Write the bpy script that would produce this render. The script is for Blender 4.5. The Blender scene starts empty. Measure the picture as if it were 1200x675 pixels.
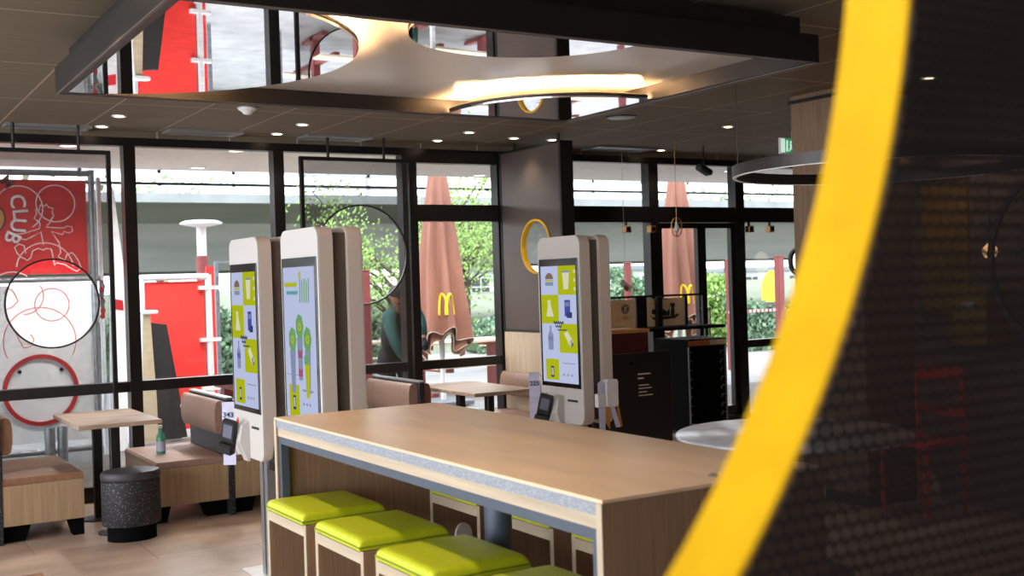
import bpy, math, random
from mathutils import Vector, Matrix
random.seed(7)
PI = math.pi
SC = bpy.context.scene
COL = SC.collection
# ---------------------------------------------------------------- camera
FPX = 1340.0; EYE = 1.6
yaw, pitch, roll = math.radians(31.3), math.radians(-.4), math.radians(1.75)
fw = Vector((math.sin(yaw)*math.cos(pitch), math.cos(yaw)*math.cos(pitch), math.sin(pitch)))
r0 = Vector((math.cos(yaw), -math.sin(yaw), 0)); u0 = r0.cross(fw)
RR = math.cos(roll)*r0 - math.sin(roll)*u0
UU = math.sin(roll)*r0 + math.cos(roll)*u0
CAMP = Vector((0, 0, EYE))
cd = bpy.data.cameras.new('camera'); cam = bpy.data.objects.new('camera', cd); COL.objects.link(cam)
cd.sensor_width = 36; cd.lens = FPX*36/1200; cd.clip_start = .05; cd.clip_end = 500
M3 = Matrix((RR, UU, -fw)).transposed()
cam.matrix_world = Matrix.Translation(CAMP) @ M3.to_4x4()
cd.dof.use_dof = True; cd.dof.focus_distance = 6.0; cd.dof.aperture_fstop = 4.3
SC.camera = cam
def ray(x, y): return (x-600)/FPX*RR - (y-337.5)/FPX*UU + fw
def at_z(x, y, z): d = ray(x, y); return CAMP + d*((z-EYE)/d.z)
def at_v(x, y, v): d = ray(x, y); return CAMP + d*(v/d.y)
def at_u(x, y, u): d = ray(x, y); return CAMP + d*(u/d.x)
# ---------------------------------------------------------------- materials
def lin(c):
    return tuple((v/255/12.92 if v/255 <= .04045 else ((v/255+.055)/1.055)**2.4) for v in c)
MATS = {}
def mat(name, rgb, rough=.5, metal=0, spec=.5, emit=None, es=0, noise=None, bump=0, alpha=None, coat=0):
    m = bpy.data.materials.new(name); m.use_nodes = True; nt = m.node_tree; b = nt.nodes['Principled BSDF']
    c = lin(rgb)
    b.inputs['Base Color'].default_value = (*c, 1); b.inputs['Roughness'].default_value = rough
    b.inputs['Metallic'].default_value = metal; b.inputs['Specular IOR Level'].default_value = spec
    b.inputs['Coat Weight'].default_value = coat
    if emit: b.inputs['Emission Color'].default_value = (*lin(emit), 1); b.inputs['Emission Strength'].default_value = es
    tc = nt.nodes.new('ShaderNodeTexCoord')
    sc, amt, st = noise if noise else (14, .06, (1, 1, 1))
    mp = nt.nodes.new('ShaderNodeMapping'); mp.inputs['Scale'].default_value = st
    n = nt.nodes.new('ShaderNodeTexNoise'); n.inputs['Scale'].default_value = sc; n.inputs['Detail'].default_value = 5
    nt.links.new(tc.outputs['Object'], mp.inputs[0]); nt.links.new(mp.outputs[0], n.inputs[0])
    r = nt.nodes.new('ShaderNodeValToRGB'); r.color_ramp.elements[0].position = .3; r.color_ramp.elements[1].position = .7
    r.color_ramp.elements[0].color = (*[v*(1-amt*2) for v in c], 1); r.color_ramp.elements[1].color = (*[min(1, v*(1+amt)) for v in c], 1)
    nt.links.new(n.outputs[0], r.inputs[0]); nt.links.new(r.outputs[0], b.inputs['Base Color'])
    if bump:
        bp = nt.nodes.new('ShaderNodeBump'); bp.inputs['Strength'].default_value = bump; bp.inputs['Distance'].default_value = .01
        nt.links.new(n.outputs[0], bp.inputs['Height']); nt.links.new(bp.outputs[0], b.inputs['Normal'])
    MATS[name] = m; return m
def speck(name, base, dots, scale, thr=.12, rough=.6):
    m = mat(name, base, rough); nt = m.node_tree; b = nt.nodes['Principled BSDF']
    tc = nt.nodes.new('ShaderNodeTexCoord'); v = nt.nodes.new('ShaderNodeTexVoronoi'); v.inputs['Scale'].default_value = scale
    nt.links.new(tc.outputs['Object'], v.inputs['Vector'])
    r = nt.nodes.new('ShaderNodeValToRGB'); r.color_ramp.interpolation = 'CONSTANT'
    r.color_ramp.elements[0].color = (*lin(dots), 1); r.color_ramp.elements[1].position = thr*2; r.color_ramp.elements[1].color = (*lin(base), 1)
    nt.links.new(v.outputs['Distance'], r.inputs[0]); nt.links.new(r.outputs[0], b.inputs['Base Color'])
    return m
def emis(name, rgb, s):
    m = bpy.data.materials.new(name); m.use_nodes = True; nt = m.node_tree; nt.nodes.clear()
    o = nt.nodes.new('ShaderNodeOutputMaterial'); e = nt.nodes.new('ShaderNodeEmission')
    e.inputs[0].default_value = (*lin(rgb), 1); e.inputs[1].default_value = s; nt.links.new(e.outputs[0], o.inputs[0])
    MATS[name] = m; return m
def wood(name, rgb, st, amt=.16, rough=.45, sc=9):
    return mat(name, rgb, rough, noise=(sc, amt, st))
wood('oak_u', (180, 154, 132), (.25, 1, 1)); wood('oak_v', (184, 150, 118), (6, .5, 6), .10, .4, 3)
wood('oak_pale', (186, 170, 146), (1, .2, 4), .10); wood('oak_pale_z', (186, 170, 146), (4, 4, .3), .10)
wood('oak_panel', (166, 138, 106), (9, 9, .35), .10, .45, 6)
wood('walnut', (146, 114, 88), (12, 12, .4), .13, .5, 7)
wood('column_wood', (128, 102, 78), (10, 10, .4), .14, .5, 5); wood('dado', (196, 176, 150), (10, 10, .4), .10, .5, 5)
mat('table_top', (228, 194, 160), .36, noise=(3, .07, (3, .7, 1)), spec=.5)
speck('slate_edge', (128, 134, 144), (158, 164, 172), 200, .2)
mat('blue_metal', (66, 76, 90), .45); mat('black_metal', (16, 15, 15), .42); mat('black', (8, 7, 7), .85, spec=.08)
mat('frame_black', (20, 17, 17), .35, noise=(3, .15, (1, 1, .2)))
mat('lime', (180, 188, 22), .42, noise=(40, .04, (1, 1, 1)), bump=.05); mat('lime_seam', (120, 135, 10), .6)
mat('leather', (150, 120, 104), .5, noise=(30, .08, (1, 1, 1)), bump=.08); mat('leather_tan', (142, 102, 76), .5, noise=(25, .12, (1, 1, 1)))
mat('bench_dark', (58, 60, 66), .5); mat('alu', (190, 192, 196), .3, metal=.8)
speck('terrazzo_black', (26, 25, 30), (138, 134, 142), 75, .10, .6)
mat('ottoman_top', (52, 50, 58), .5)
mat('kiosk_face', (198, 194, 190), .4, noise=(3, .01, (1, 1, 1))); mat('kiosk_side', (204, 190, 178), .42, noise=(3, .015, (1, 1, 1))); mat('kiosk_core', (84, 76, 72), .5)
mat('screen_black', (12, 12, 14), .12); mat('plastic_black', (22, 22, 26), .35); mat('plastic_white', (228, 226, 224), .4)
mat('red_plastic', (205, 30, 30), .5); mat('paper', (205, 205, 232), .7); mat('card_orange', (200, 140, 60), .7)
mat('ink', (40, 45, 80), .7)
mat('ring_yellow', (214, 164, 8), .45, spec=.3); mat('partition', (74, 64, 60), .35, noise=(20, .05, (1, 1, 1)))
mat('mirror', (235, 235, 238), .01, metal=1); mat('canopy_white', (225, 215, 205), .3, metal=.35, noise=(2, .03, (1, 1, 1)))
mat('canopy_frame', (24, 21, 20), .45); mat('canopy_trim', (90, 80, 76), .5)
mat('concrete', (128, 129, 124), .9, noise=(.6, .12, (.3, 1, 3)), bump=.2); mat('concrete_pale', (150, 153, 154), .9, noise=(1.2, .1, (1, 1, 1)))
mat('soffit', (236, 232, 228), .8); mat('rail_white', (236, 238, 240), .5)
mat('red_panel', (246, 62, 58), .5, noise=(1.5, .03, (1, 1, 1))); mat('mural_red', (218, 34, 38), .45); mat('mural_white', (240, 243, 248), .45)
mat('mural_line', (248, 226, 228), .5); mat('mural_pink', (222, 90, 96), .5); mat('mural_ring', (186, 30, 40), .5)
mat('galv', (150, 154, 160), .4, metal=.6, noise=(20, .15, (1, 1, 1))); mat('mural_orange', (214, 150, 84), .6); mat('mural_brown', (120, 60, 55), .6)
mat('mural_beige', (196, 176, 150), .6)
mat('umbrella', (160, 110, 92), .85, noise=(8, .06, (1, 1, .3))); mat('umbrella_hem', (226, 204, 180), .8); mat('arch_yellow', (250, 215, 40), .5)
mat('white_paint', (236, 236, 236), .45); mat('post_brown', (142, 70, 68), .6); mat('board_beige', (188, 172, 148), .7); mat('board_black', (34, 34, 38), .6)
mat('hedge', (70, 100, 62), .8, noise=(9, .3, (1, 1, 1))); mat('leaf', (150, 182, 96), .7, noise=(2, .2, (1, 1, 1))); mat('leaf_dark', (128, 158, 124), .7, noise=(2, .25, (1, 1, 1)))
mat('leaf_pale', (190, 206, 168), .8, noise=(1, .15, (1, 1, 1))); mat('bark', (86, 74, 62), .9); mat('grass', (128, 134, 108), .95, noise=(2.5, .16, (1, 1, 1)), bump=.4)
mat('picnic', (214, 196, 168), .6, noise=(4, .1, (.3, 3, 1))); mat('house', (215, 218, 222), .8); mat('house_dark', (70, 74, 84), .4)
mat('vest', (40, 42, 50), .8); mat('teal', (58, 104, 106), .85, noise=(20, .1, (1, 1, 1))); mat('skin', (188, 140, 116), .6); mat('hair', (52, 44, 40), .8); mat('trousers', (36, 36, 42), .85)
mat('glove', (50, 58, 70), .8)
mat('sign_green', (20, 150, 96), .5, emit=(20, 160, 100), es=.6); mat('sign_white', (225, 240, 232), .5, emit=(220, 245, 232), es=.7)
mat('poster', (214, 186, 150), .6); mat('poster_ink', (36, 28, 26), .7); mat('label_text', (226, 200, 190), .7); mat('amber_panel', (176, 100, 36), .5)
mat('counter_wood', (170, 120, 66), .5); mat('dark_red', (96, 34, 34), .6); mat('white_table', (218, 222, 232), .25)
mat('copper', (150, 112, 70), .3, metal=.8); mat('wall_dark', (112, 92, 84), .6); mat('mustard', (150, 112, 30), .7); mat('bottle_green', (96, 172, 146), .15, spec=.6); mat('label_blue', (190, 205, 220), .6)
emis('led_warm', (255, 200, 140), 330); emis('lamp', (255, 225, 180), 22); emis('lamp_day', (255, 244, 225), 3.5); emis('bulb', (255, 190, 130), 6)
emis('scr_white', (196, 204, 238), .85); emis('scr_lime', (184, 192, 24), .85); emis('scr_ink', (70, 76, 120), .6); emis('scr_brown', (150, 120, 100), .7)
emis('scr_grey', (150, 160, 190), .75); emis('scr_green', (120, 175, 110), .8); emis('scr_teal', (90, 170, 170), .8); emis('scr_pink', (176, 100, 130), .75); emis('scr_blue', (80, 90, 180), .75); emis('scr_cream', (225, 225, 190), .85)
mat('scr_grey_off', (104, 108, 128), .2); emis('window_lit', (190, 205, 225), .8)
# floor
def grid_mat(name, base, line, bw, bh, ms, off, rough, amt, st, sc, offset=.5, spec=.5):
    m = mat(name, base, rough, noise=(sc, amt, st), spec=spec); nt = m.node_tree; b = nt.nodes['Principled BSDF']
    src = b.inputs['Base Color'].links[0].from_socket
    tc = nt.nodes.new('ShaderNodeTexCoord'); mp = nt.nodes.new('ShaderNodeMapping'); mp.inputs['Location'].default_value = off
    br = nt.nodes.new('ShaderNodeTexBrick'); br.offset = offset; br.inputs['Scale'].default_value = 1
    br.inputs['Brick Width'].default_value = bw; br.inputs['Row Height'].default_value = bh; br.inputs['Mortar Size'].default_value = ms
    br.inputs['Mortar Smooth'].default_value = 0
    br.inputs['Color1'].default_value = (1, 1, 1, 1); br.inputs['Color2'].default_value = (.88, .88, .88, 1); br.inputs['Mortar'].default_value = (1, 1, 1, 1)
    nt.links.new(tc.outputs['Object'], mp.inputs[0]); nt.links.new(mp.outputs[0], br.inputs[0])
    mu = nt.nodes.new('ShaderNodeMix'); mu.data_type = 'RGBA'; mu.blend_type = 'MULTIPLY'; mu.inputs[0].default_value = 1
    nt.links.new(src, mu.inputs[6]); nt.links.new(br.outputs['Color'], mu.inputs[7])
    mx = nt.nodes.new('ShaderNodeMix'); mx.data_type = 'RGBA'
    nt.links.new(br.outputs['Fac'], mx.inputs[0]); nt.links.new(mu.outputs[2], mx.inputs[6]); mx.inputs[7].default_value = (*lin(line), 1)
    nt.links.new(mx.outputs[2], b.inputs['Base Color']); return m
grid_mat('floor_tile', (192, 166, 148), (136, 116, 104), 1.2, .6, .004, (.1, .25, 0), .34, .17, (.9, 1.5, 1), 2.4)
grid_mat('ceiling_panel', (104, 91, 72), (160, 144, 130), .58, 1.22, .006, (-1.17, -5.4, 0), .75, .09, (.3, 6, 1), 9, offset=0)
grid_mat('paving', (156, 151, 146), (150, 146, 140), .4, .2, .008, (0, 0, 0), .85, .08, (1, 1, 1), 3)
grid_mat('cobble', (112, 106, 100), (84, 80, 76), .16, .12, .006, (0, 0, 0), .85, .2, (1, 1, 1), 6)
def glass_mat():
    m = bpy.data.materials.new('window_glass'); m.use_nodes = True; nt = m.node_tree; nt.nodes.clear()
    o = nt.nodes.new('ShaderNodeOutputMaterial'); t = nt.nodes.new('ShaderNodeBsdfTransparent'); g = nt.nodes.new('ShaderNodeBsdfGlossy')
    g.inputs['Roughness'].default_value = .02; t.inputs[0].default_value = (.97, .98, .975, 1)
    lw = nt.nodes.new('ShaderNodeLayerWeight'); lw.inputs[0].default_value = .5; pw = nt.nodes.new('ShaderNodeMath'); pw.operation = 'POWER'; pw.inputs[1].default_value = 5
    nt.links.new(lw.outputs['Facing'], pw.inputs[0]); f = nt.nodes.new('ShaderNodeMath'); f.operation = 'MULTIPLY_ADD'; f.inputs[1].default_value = .95; f.inputs[2].default_value = .03; nt.links.new(pw.outputs[0], f.inputs[0]); mx = nt.nodes.new('ShaderNodeMixShader')
    nt.links.new(f.outputs[0], mx.inputs[0]); nt.links.new(t.outputs[0], mx.inputs[1]); nt.links.new(g.outputs[0], mx.inputs[2]); nt.links.new(mx.outputs[0], o.inputs[0])
    MATS['glass'] = m
glass_mat()
def mesh_mat(name, rgb, pitch, hole):
    """perforated sheet: hexagonal rows of round holes, in the sheet's own x / z"""
    m = bpy.data.materials.new(name); m.use_nodes = True; nt = m.node_tree; b = nt.nodes['Principled BSDF']; L = nt.links.new
    b.inputs['Base Color'].default_value = (*lin(rgb), 1); b.inputs['Roughness'].default_value = .6
    tc = nt.nodes.new('ShaderNodeTexCoord'); sp = nt.nodes.new('ShaderNodeSeparateXYZ'); L(tc.outputs['Object'], sp.inputs[0])
    def mth(op, a, b_=None):
        n = nt.nodes.new('ShaderNodeMath'); n.operation = op
        for i, q in enumerate((a, b_)):
            if q is None: continue
            if isinstance(q, (int, float)): n.inputs[i].default_value = q
            else: L(q, n.inputs[i])
        return n.outputs[0]
    def cell(dx, dz):
        px, pz = pitch, pitch*1.732
        ax = mth('SUBTRACT', mth('FRACT', mth('ADD', mth('DIVIDE', sp.outputs[0], px), 100+dx)), .5)
        az = mth('SUBTRACT', mth('FRACT', mth('ADD', mth('DIVIDE', sp.outputs[2], pz), 100+dz)), .5)
        ax = mth('MULTIPLY', ax, px); az = mth('MULTIPLY', az, pz)
        return mth('SQRT', mth('ADD', mth('MULTIPLY', ax, ax), mth('MULTIPLY', az, az)))
    d = mth('MINIMUM', cell(0, 0), cell(.5, .5))
    hl = mth('LESS_THAN', d, hole/2)
    t = nt.nodes.new('ShaderNodeBsdfTransparent'); mx = nt.nodes.new('ShaderNodeMixShader')
    L(hl, mx.inputs[0]); L(b.outputs[0], mx.inputs[1]); L(t.outputs[0], mx.inputs[2]); L(mx.outputs[0], nt.nodes['Material Output'].inputs[0])
    MATS[name] = m
mesh_mat('perforated_black', (34, 29, 28), .0118, .0064)
mesh_mat('perforated_grey', (58, 54, 52), .004, .0035)
# ---------------------------------------------------------------- mesh builder
class MB:
    def __init__(s): s.v = []; s.f = []; s.mi = []; s.sm = []
    def add(s, vs, fs, mi=0, smooth=False):
        o = len(s.v); s.v += [tuple(p) for p in vs]
        for f in fs: s.f.append([i+o for i in f]); s.mi.append(mi); s.sm.append(smooth)
        return s
    def box(s, a, b, mi=0, bev=0):
        x0, y0, z0 = [min(a[i], b[i]) for i in range(3)]; x1, y1, z1 = [max(a[i], b[i]) for i in range(3)]
        bev = min(bev, (x1-x0)*.45, (y1-y0)*.45, (z1-z0)*.45)
        if bev <= 0:
            return s.add([(x0, y0, z0), (x1, y0, z0), (x1, y1, z0), (x0, y1, z0), (x0, y0, z1), (x1, y0, z1), (x1, y1, z1), (x0, y1, z1)],
                         [(0, 3, 2, 1), (4, 5, 6, 7), (0, 1, 5, 4), (1, 2, 6, 5), (2, 3, 7, 6), (3, 0, 4, 7)], mi)
        # chamfered box: 24 vertices
        c = [(x0, x1), (y0, y1), (z0, z1)]; vs = []; idx = {}
        for i in (0, 1):
            for j in (0, 1):
                for k in (0, 1):
                    for ax in range(3):
                        p = [c[0][i], c[1][j], c[2][k]]; sg = [1-2*i, 1-2*j, 1-2*k]
                        for q in range(3):
                            if q != ax: p[q] += sg[q]*bev
                        idx[(i, j, k, ax)] = len(vs); vs.append(p)
        fs = []
        for ax in range(3):
            o = [q for q in range(3) if q != ax]
            for e in (0, 1):
                q = []
                for a_, b_ in ((0, 0), (1, 0), (1, 1), (0, 1)):
                    t = [0, 0, 0]; t[ax] = e; t[o[0]] = a_; t[o[1]] = b_; q.append(idx[(*t, ax)])
                fs.append(q)
            for a_ in (0, 1):
                for b_ in (0, 1):
                    t = [0, 0, 0]; t[o[0]] = a_; t[o[1]] = b_; t2 = list(t); t2[ax] = 1
                    fs.append([idx[(*t, o[0])], idx[(*t2, o[0])], idx[(*t2, o[1])], idx[(*t, o[1])]])
        for i in (0, 1):
            for j in (0, 1):
                for k in (0, 1): fs.append([idx[(i, j, k, 0)], idx[(i, j, k, 1)], idx[(i, j, k, 2)]])
        return s.add(vs, fs, mi)
    def tube(s, pts, r, n=10, mi=0, close=False, cap=True, sq=(1, 1)):
        pts = [Vector(p) for p in pts]; N = len(pts); rs = r if isinstance(r, (list, tuple)) else [r]*N
        rings = []; up = None
        for i, p in enumerate(pts):
            if close: t = pts[(i+1) % N]-pts[i-1]
            else: t = pts[min(i+1, N-1)]-pts[max(i-1, 0)]
            t.normalize()
            if up is None:
                up = Vector((0, 0, 1)) if abs(t.z) < .9 else Vector((1, 0, 0))
            a = (up-t*up.dot(t)).normalized(); b = t.cross(a); up = a
            rings.append([p+(a*math.cos(k/n*2*PI)*sq[0]+b*math.sin(k/n*2*PI)*sq[1])*rs[i] for k in range(n)])
        vs = [q for rg in rings for q in rg]; fs = []
        for i in range(N if close else N-1):
            j = (i+1) % N
            for k in range(n): fs.append((i*n+k, i*n+(k+1) % n, j*n+(k+1) % n, j*n+k))
        if cap and not close: fs += [tuple(range(n))[::-1], tuple((N-1)*n+k for k in range(n))]
        return s.add(vs, fs, mi, n > 5)
    def lathe(s, prof, c=(0, 0, 0), n=32, mi=0, sx=1, sy=1, fn=None):
        vs = []; fs = []; N = len(prof)
        for r, z in prof:
            for k in range(n):
                a = k/n*2*PI; x, y = r*math.cos(a), r*math.sin(a)
                if fn: x, y, z2 = fn(r, z, a)
                else: z2 = z
                vs.append((c[0]+x*sx, c[1]+y*sy, c[2]+z2))
        for i in range(N-1):
            for k in range(n): fs.append((i*n+k, i*n+(k+1) % n, (i+1)*n+(k+1) % n, (i+1)*n+k))
        fs += [tuple(range(n))[::-1], tuple((N-1)*n+k for k in range(n))]
        return s.add(vs, fs, mi, True)
    def prism(s, poly, lo, hi, axis='z', mi=0, smooth=False):
        """poly extruded along axis; for 'x' poly is (y,z), for 'y' (x,z), for 'z' (x,y)"""
        def P(p, h): return {'x': (h, p[0], p[1]), 'y': (p[0], h, p[1]), 'z': (p[0], p[1], h)}[axis]
        n = len(poly); vs = [P(p, lo) for p in poly]+[P(p, hi) for p in poly]
        s.add(vs, [tuple(range(n))[::-1], tuple(range(n, 2*n))], mi)
        s.add(vs, [(k, (k+1) % n, (k+1) % n+n, k+n) for k in range(n)], mi, smooth)
        return s
    def plate_hole(s, rect, c, r, lo, hi, axis='y', n=64, mi=0, mi_lip=None):
        """rectangular plate with one round hole; rect=(a0,b0,a1,b1)"""
        a0, b0, a1, b1 = rect; outer = []; inner = []
        for k in range(n):
            t = k/n*2*PI; dx, dy = math.cos(t), math.sin(t)
            inner.append((c[0]+r*dx, c[1]+r*dy)); ks = []
            if dx > 1e-9: ks.append((a1-c[0])/dx)
            if dx < -1e-9: ks.append((a0-c[0])/dx)
            if dy > 1e-9: ks.append((b1-c[1])/dy)
            if dy < -1e-9: ks.append((b0-c[1])/dy)
            q = min(ks); outer.append([c[0]+q*dx, c[1]+q*dy])
        for cx, cy in ((a0, b0), (a0, b1), (a1, b0), (a1, b1)):
            k = min(range(n), key=lambda i: (outer[i][0]-cx)**2+(outer[i][1]-cy)**2); outer[k] = [cx, cy]
        def P(p, h): return {'x': (h, p[0], p[1]), 'y': (p[0], h, p[1]), 'z': (p[0], p[1], h)}[axis]
        vs = [P(p, h) for h in (lo, hi) for l in (outer, inner) for p in l]; fs = []
        fl = []
        for k in range(n):
            j = (k+1) % n
            fs += [(k, j, n+j, n+k), (2*n+j, 2*n+k, 3*n+k, 3*n+j), (k, 2*n+k, 2*n+j, j)]; fl.append((n+k, n+j, 3*n+j, 3*n+k))
        s.add(vs, fs, mi); s.add(vs, fl, mi if mi_lip is None else mi_lip, True); return s
    def ring(s, c, r0, r1, lo, hi, axis='y', n=96, mi=0):
        def P(p, h): return {'x': (h, p[0], p[1]), 'y': (p[0], h, p[1]), 'z': (p[0], p[1], h)}[axis]
        vs = []
        for r, h in ((r0, lo), (r1, lo), (r1, hi), (r0, hi)):
            vs += [P((c[0]+r*math.cos(k/n*2*PI), c[1]+r*math.sin(k/n*2*PI)), h) for k in range(n)]
        for i in range(4):
            s.add(vs, [(i*n+k, i*n+(k+1) % n, ((i+1) % 4)*n+(k+1) % n, ((i+1) % 4)*n+k) for k in range(n)], mi)
        return s
    def xf(s, mtx):
        s.v = [tuple(mtx @ Vector(p)) for p in s.v]; return s
    def build(s, name, mats, parent=None, loc=None, rot=None):
        me = bpy.data.meshes.new(name); me.from_pydata(s.v, [], s.f); me.update()
        for m in (mats if isinstance(mats, (list, tuple)) else [mats]): me.materials.append(MATS[m])
        me.polygons.foreach_set('material_index', s.mi); me.polygons.foreach_set('use_smooth', s.sm)
        import bmesh
        bm = bmesh.new(); bm.from_mesh(me); bmesh.ops.remove_doubles(bm, verts=bm.verts, dist=1e-6) if any(s.sm) else None
        bmesh.ops.recalc_face_normals(bm, faces=bm.faces); bm.to_mesh(me); bm.free()
        if any(s.sm): me.set_sharp_from_angle(angle=math.radians(40))
        o = bpy.data.objects.new(name, me); COL.objects.link(o)
        if parent: o.parent = parent
        if loc: o.location = loc
        if rot: o.rotation_euler = rot
        return o
def empty(name, loc=(0, 0, 0), rz=0):
    o = bpy.data.objects.new(name, None); COL.objects.link(o); o.location = loc; o.rotation_euler = (0, 0, rz); o.empty_display_size = .1; return o
def tag(o, label=None, cat=None, group=None, kind=None):
    if label: o['label'] = label
    if cat: o['category'] = cat
    if group: o['group'] = group
    if kind: o['kind'] = kind
    return o
def struct(o, label=None): o['kind'] = 'structure'; (o.__setitem__('label', label) if label else None); return o
def kids(o): return [c for c in bpy.data.objects if c.parent == o]
def copy_tree(o, parent=None):
    c = o.copy(); COL.objects.link(c); c.parent = parent
    for ch in kids(o): copy_tree(ch, c)
    return c
def box(name, a, b, m, parent=None, bev=0, loc=None): return MB().box(a, b, 0, bev).build(name, m, parent, loc)
def text_mesh(body, size, depth=.001):
    cu = bpy.data.curves.new('t', 'FONT'); cu.body = body; cu.size = size; cu.extrude = depth; cu.align_x = 'CENTER'; cu.align_y = 'CENTER'; cu.resolution_u = 3; cu.offset = size*.012
    o = bpy.data.objects.new('t', cu); COL.objects.link(o); dg = bpy.context.evaluated_depsgraph_get(); dg.update()
    me = bpy.data.meshes.new_from_object(o.evaluated_get(dg)); vs = [tuple(v.co) for v in me.vertices]; fs = [tuple(p.vertices) for p in me.polygons]
    bpy.data.objects.remove(o); bpy.data.meshes.remove(me); return vs, fs
def add_text(mb, body, size, mtx, mi=0, depth=.001):
    vs, fs = text_mesh(body, size, depth); mb.add([tuple(mtx @ Vector(p)) for p in vs], fs, mi); return mb
def face_mtx(origin, xaxis, zaxis=(0, 0, 1)):
    x = Vector(xaxis).normalized(); y = Vector(zaxis); z = x.cross(y); m = Matrix((x, y, z)).transposed().to_4x4(); m.translation = Vector(origin); return m
def arc(c, r, a0, a1, n=24, axis='y', h=0):
    out = []
    for k in range(n+1):
        t = a0+(a1-a0)*k/n; p = (c[0]+r*math.cos(t), c[1]+r*math.sin(t))
        out.append({'x': (h, p[0], p[1]), 'y': (p[0], h, p[1]), 'z': (p[0], p[1], h)}[axis])
    return out
# ================================================================= SETTING
CZ = 2.85; WV = 9.2
struct(box('floor', (-3.5, -3.5, -.1), (12.5, 9.26, 0), 'floor_tile'))
struct(box('ceiling', (-3.5, -3.5, CZ), (12.5, 9.3, CZ+.15), 'ceiling_panel'))
struct(box('wall_rear', (-3.5, -3.65, 0), (12.5, -3.5, CZ), 'wall_dark'))
struct(box('wall_east', (12.5, -3.65, 0), (12.65, 9.3, CZ), 'wall_dark'))
struct(box('wall_kitchen', (7.3, -3.5, 0), (7.42, 6.5, CZ), 'wall_dark'))
# west side: glazed wall (daylight on the seats and the floor comes from here)
w = MB()
for y in (-3.5, -1.2, 1.2, 3.6, 6.0, 8.4, 9.2): w.box((-3.56, y-.05, 0), (-3.44, y+.05, CZ))
w.box((-3.56, -3.5, 2.7), (-3.44, 9.26, CZ)); w.box((-3.56, -3.5, 0), (-3.44, 9.26, .12)); w.box((-3.56, -3.5, .82), (-3.44, 9.26, .9))
struct(w.build('wall_west', 'frame_black'))
# window wall
US = [-2.69, -1.49, -.29, .91, 2.11, 3.32]
hd = MB().box((-3.5, WV-.05, 2.735), (12.5, WV+.05, 2.80)).box((-3.5, WV-.07, 0), (12.5, WV+.07, .10))
struct(hd.build('trim_1', 'frame_black')); struct(box('trim_3', (-3.5, WV-.055, 2.80), (12.5, WV+.055, CZ), 'ceiling_panel'))
def window(i, u0, u1, bars, fr=.045, top=2.735, bot=.10):
    m = MB(); m.box((u0, WV-.06, bot), (u0+fr, WV+.06, top)); m.box((u1-fr, WV-.06, bot), (u1, WV+.06, top))
    for z0, z1 in bars: m.box((u0+fr, WV-.05, z0), (u1-fr, WV+.05, z1))
    o = struct(m.build('window_%d' % i, 'frame_black'))
    box('pane', (u0+fr, WV-.006, bot), (u1-fr, WV+.006, top), 'glass', o); return o
B1 = [(.82, .90)]
n = 1
for a, b in zip(US[:-1], US[1:]): window(n, a, b, B1); n += 1
window(n, 3.32, 4.50, B1); n += 1
window(n, 4.50, 5.53, [(.82, .90), (2.15, 2.30), (2.675, 2.735)], fr=.10); n += 1
window(n, 5.53, 7.26, [(2.14, 2.30)], fr=.05); n += 1
window(n, 7.26, 8.44, [(2.14, 2.30)], fr=.07, bot=0); n += 1
window(n, 8.44, 9.62, [(2.14, 2.30), (.80, .88)], fr=.05); n += 1
window(n, 9.62, 11.0, [(2.14, 2.30), (.80, .88)], fr=.05); n += 1
window(n, 11.0, 12.5, [(2.14, 2.30), (.80, .88)], fr=.05); n += 1
# door leaves inside window bay 7.33-8.37
for k, (a, b) in enumerate(((7.335, 7.905), (7.915, 8.365))):
    m = MB(); m.box((a, WV-.03, .105), (a+.05, WV+.03, 2.135)); m.box((b-.05, WV-.03, .105), (b, WV+.03, 2.135)); m.box((a+.05, WV-.03, .105), (b-.05, WV+.03, .2)); m.box((a+.05, WV-.03, 2.08), (b-.05, WV+.03, 2.135))
    d = struct(m.build('door_%d' % (k+1), 'frame_black'))
    MB().tube([(b-.03 if k == 0 else a+.03, WV-.03, z) for z in (.95, .95)]+[(b-.03 if k == 0 else a+.03, WV-.08, z) for z in (.95, 1.25)]+[(b-.03 if k == 0 else a+.03, WV-.03, 1.25)], .01, 8).build('door_handle', 'alu', d)
# daylight-lit soffit outside
struct(box('trim_2', (-12, 9.3, CZ), (26, 12.0, CZ+.3), 'soffit'), 'pale painted soffit over the terrace')
struct(box('floor_terrace', (-30, 9.26, -.12), (60, 12.6, -.02), 'cobble'), 'dark cobbled strip outside the windows'); struct(box('floor_court', (-30, 12.6, -.12), (60, 23, -.02), 'paving'), 'pale paved court beyond the soffit')
# ---- ceiling fittings
dl = [(u, v) for u in (1.87, 3.24, 4.71) for v in (8.36, 8.93)] + [(5.28, 8.57), (5.68, 8.57), (7.22, 8.94), (6.66, 7.34)]
n_dl = 0
LBL = {0: 'small round downlight at the left end of the window row, further from the glass', 1: 'small round downlight nearest the glass at the left end',
       2: 'small round ceiling downlight above the left kiosks, inner row', 3: 'small round ceiling downlight above the left kiosks, row next to glass',
       4: 'small round downlight above the first closed parasol, inner row', 5: 'small round downlight above the first closed parasol, row next to glass',
       6: 'small round downlight just left of the dark partition', 7: 'small round downlight over the near edge of the dark partition',
       8: 'lone small downlight near the windows above the waste station', 9: 'larger looking lone downlight on the right ceiling near the wood column'}
def spot(u, v, watt, ang=95, col=(1, .82, .62), blend=.7, z=CZ-.03, name='downlight_beam', parent=None):
    l = bpy.data.lights.new(name, 'SPOT'); l.energy = watt; l.spot_size = math.radians(ang); l.spot_blend = blend; l.color = col; l.shadow_soft_size = .035
    o = bpy.data.objects.new(name, l); COL.objects.link(o)
    if parent: o.parent = parent; o.location = (0, 0, -.03)
    else: o.location = (u, v, z)
    return o
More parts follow.
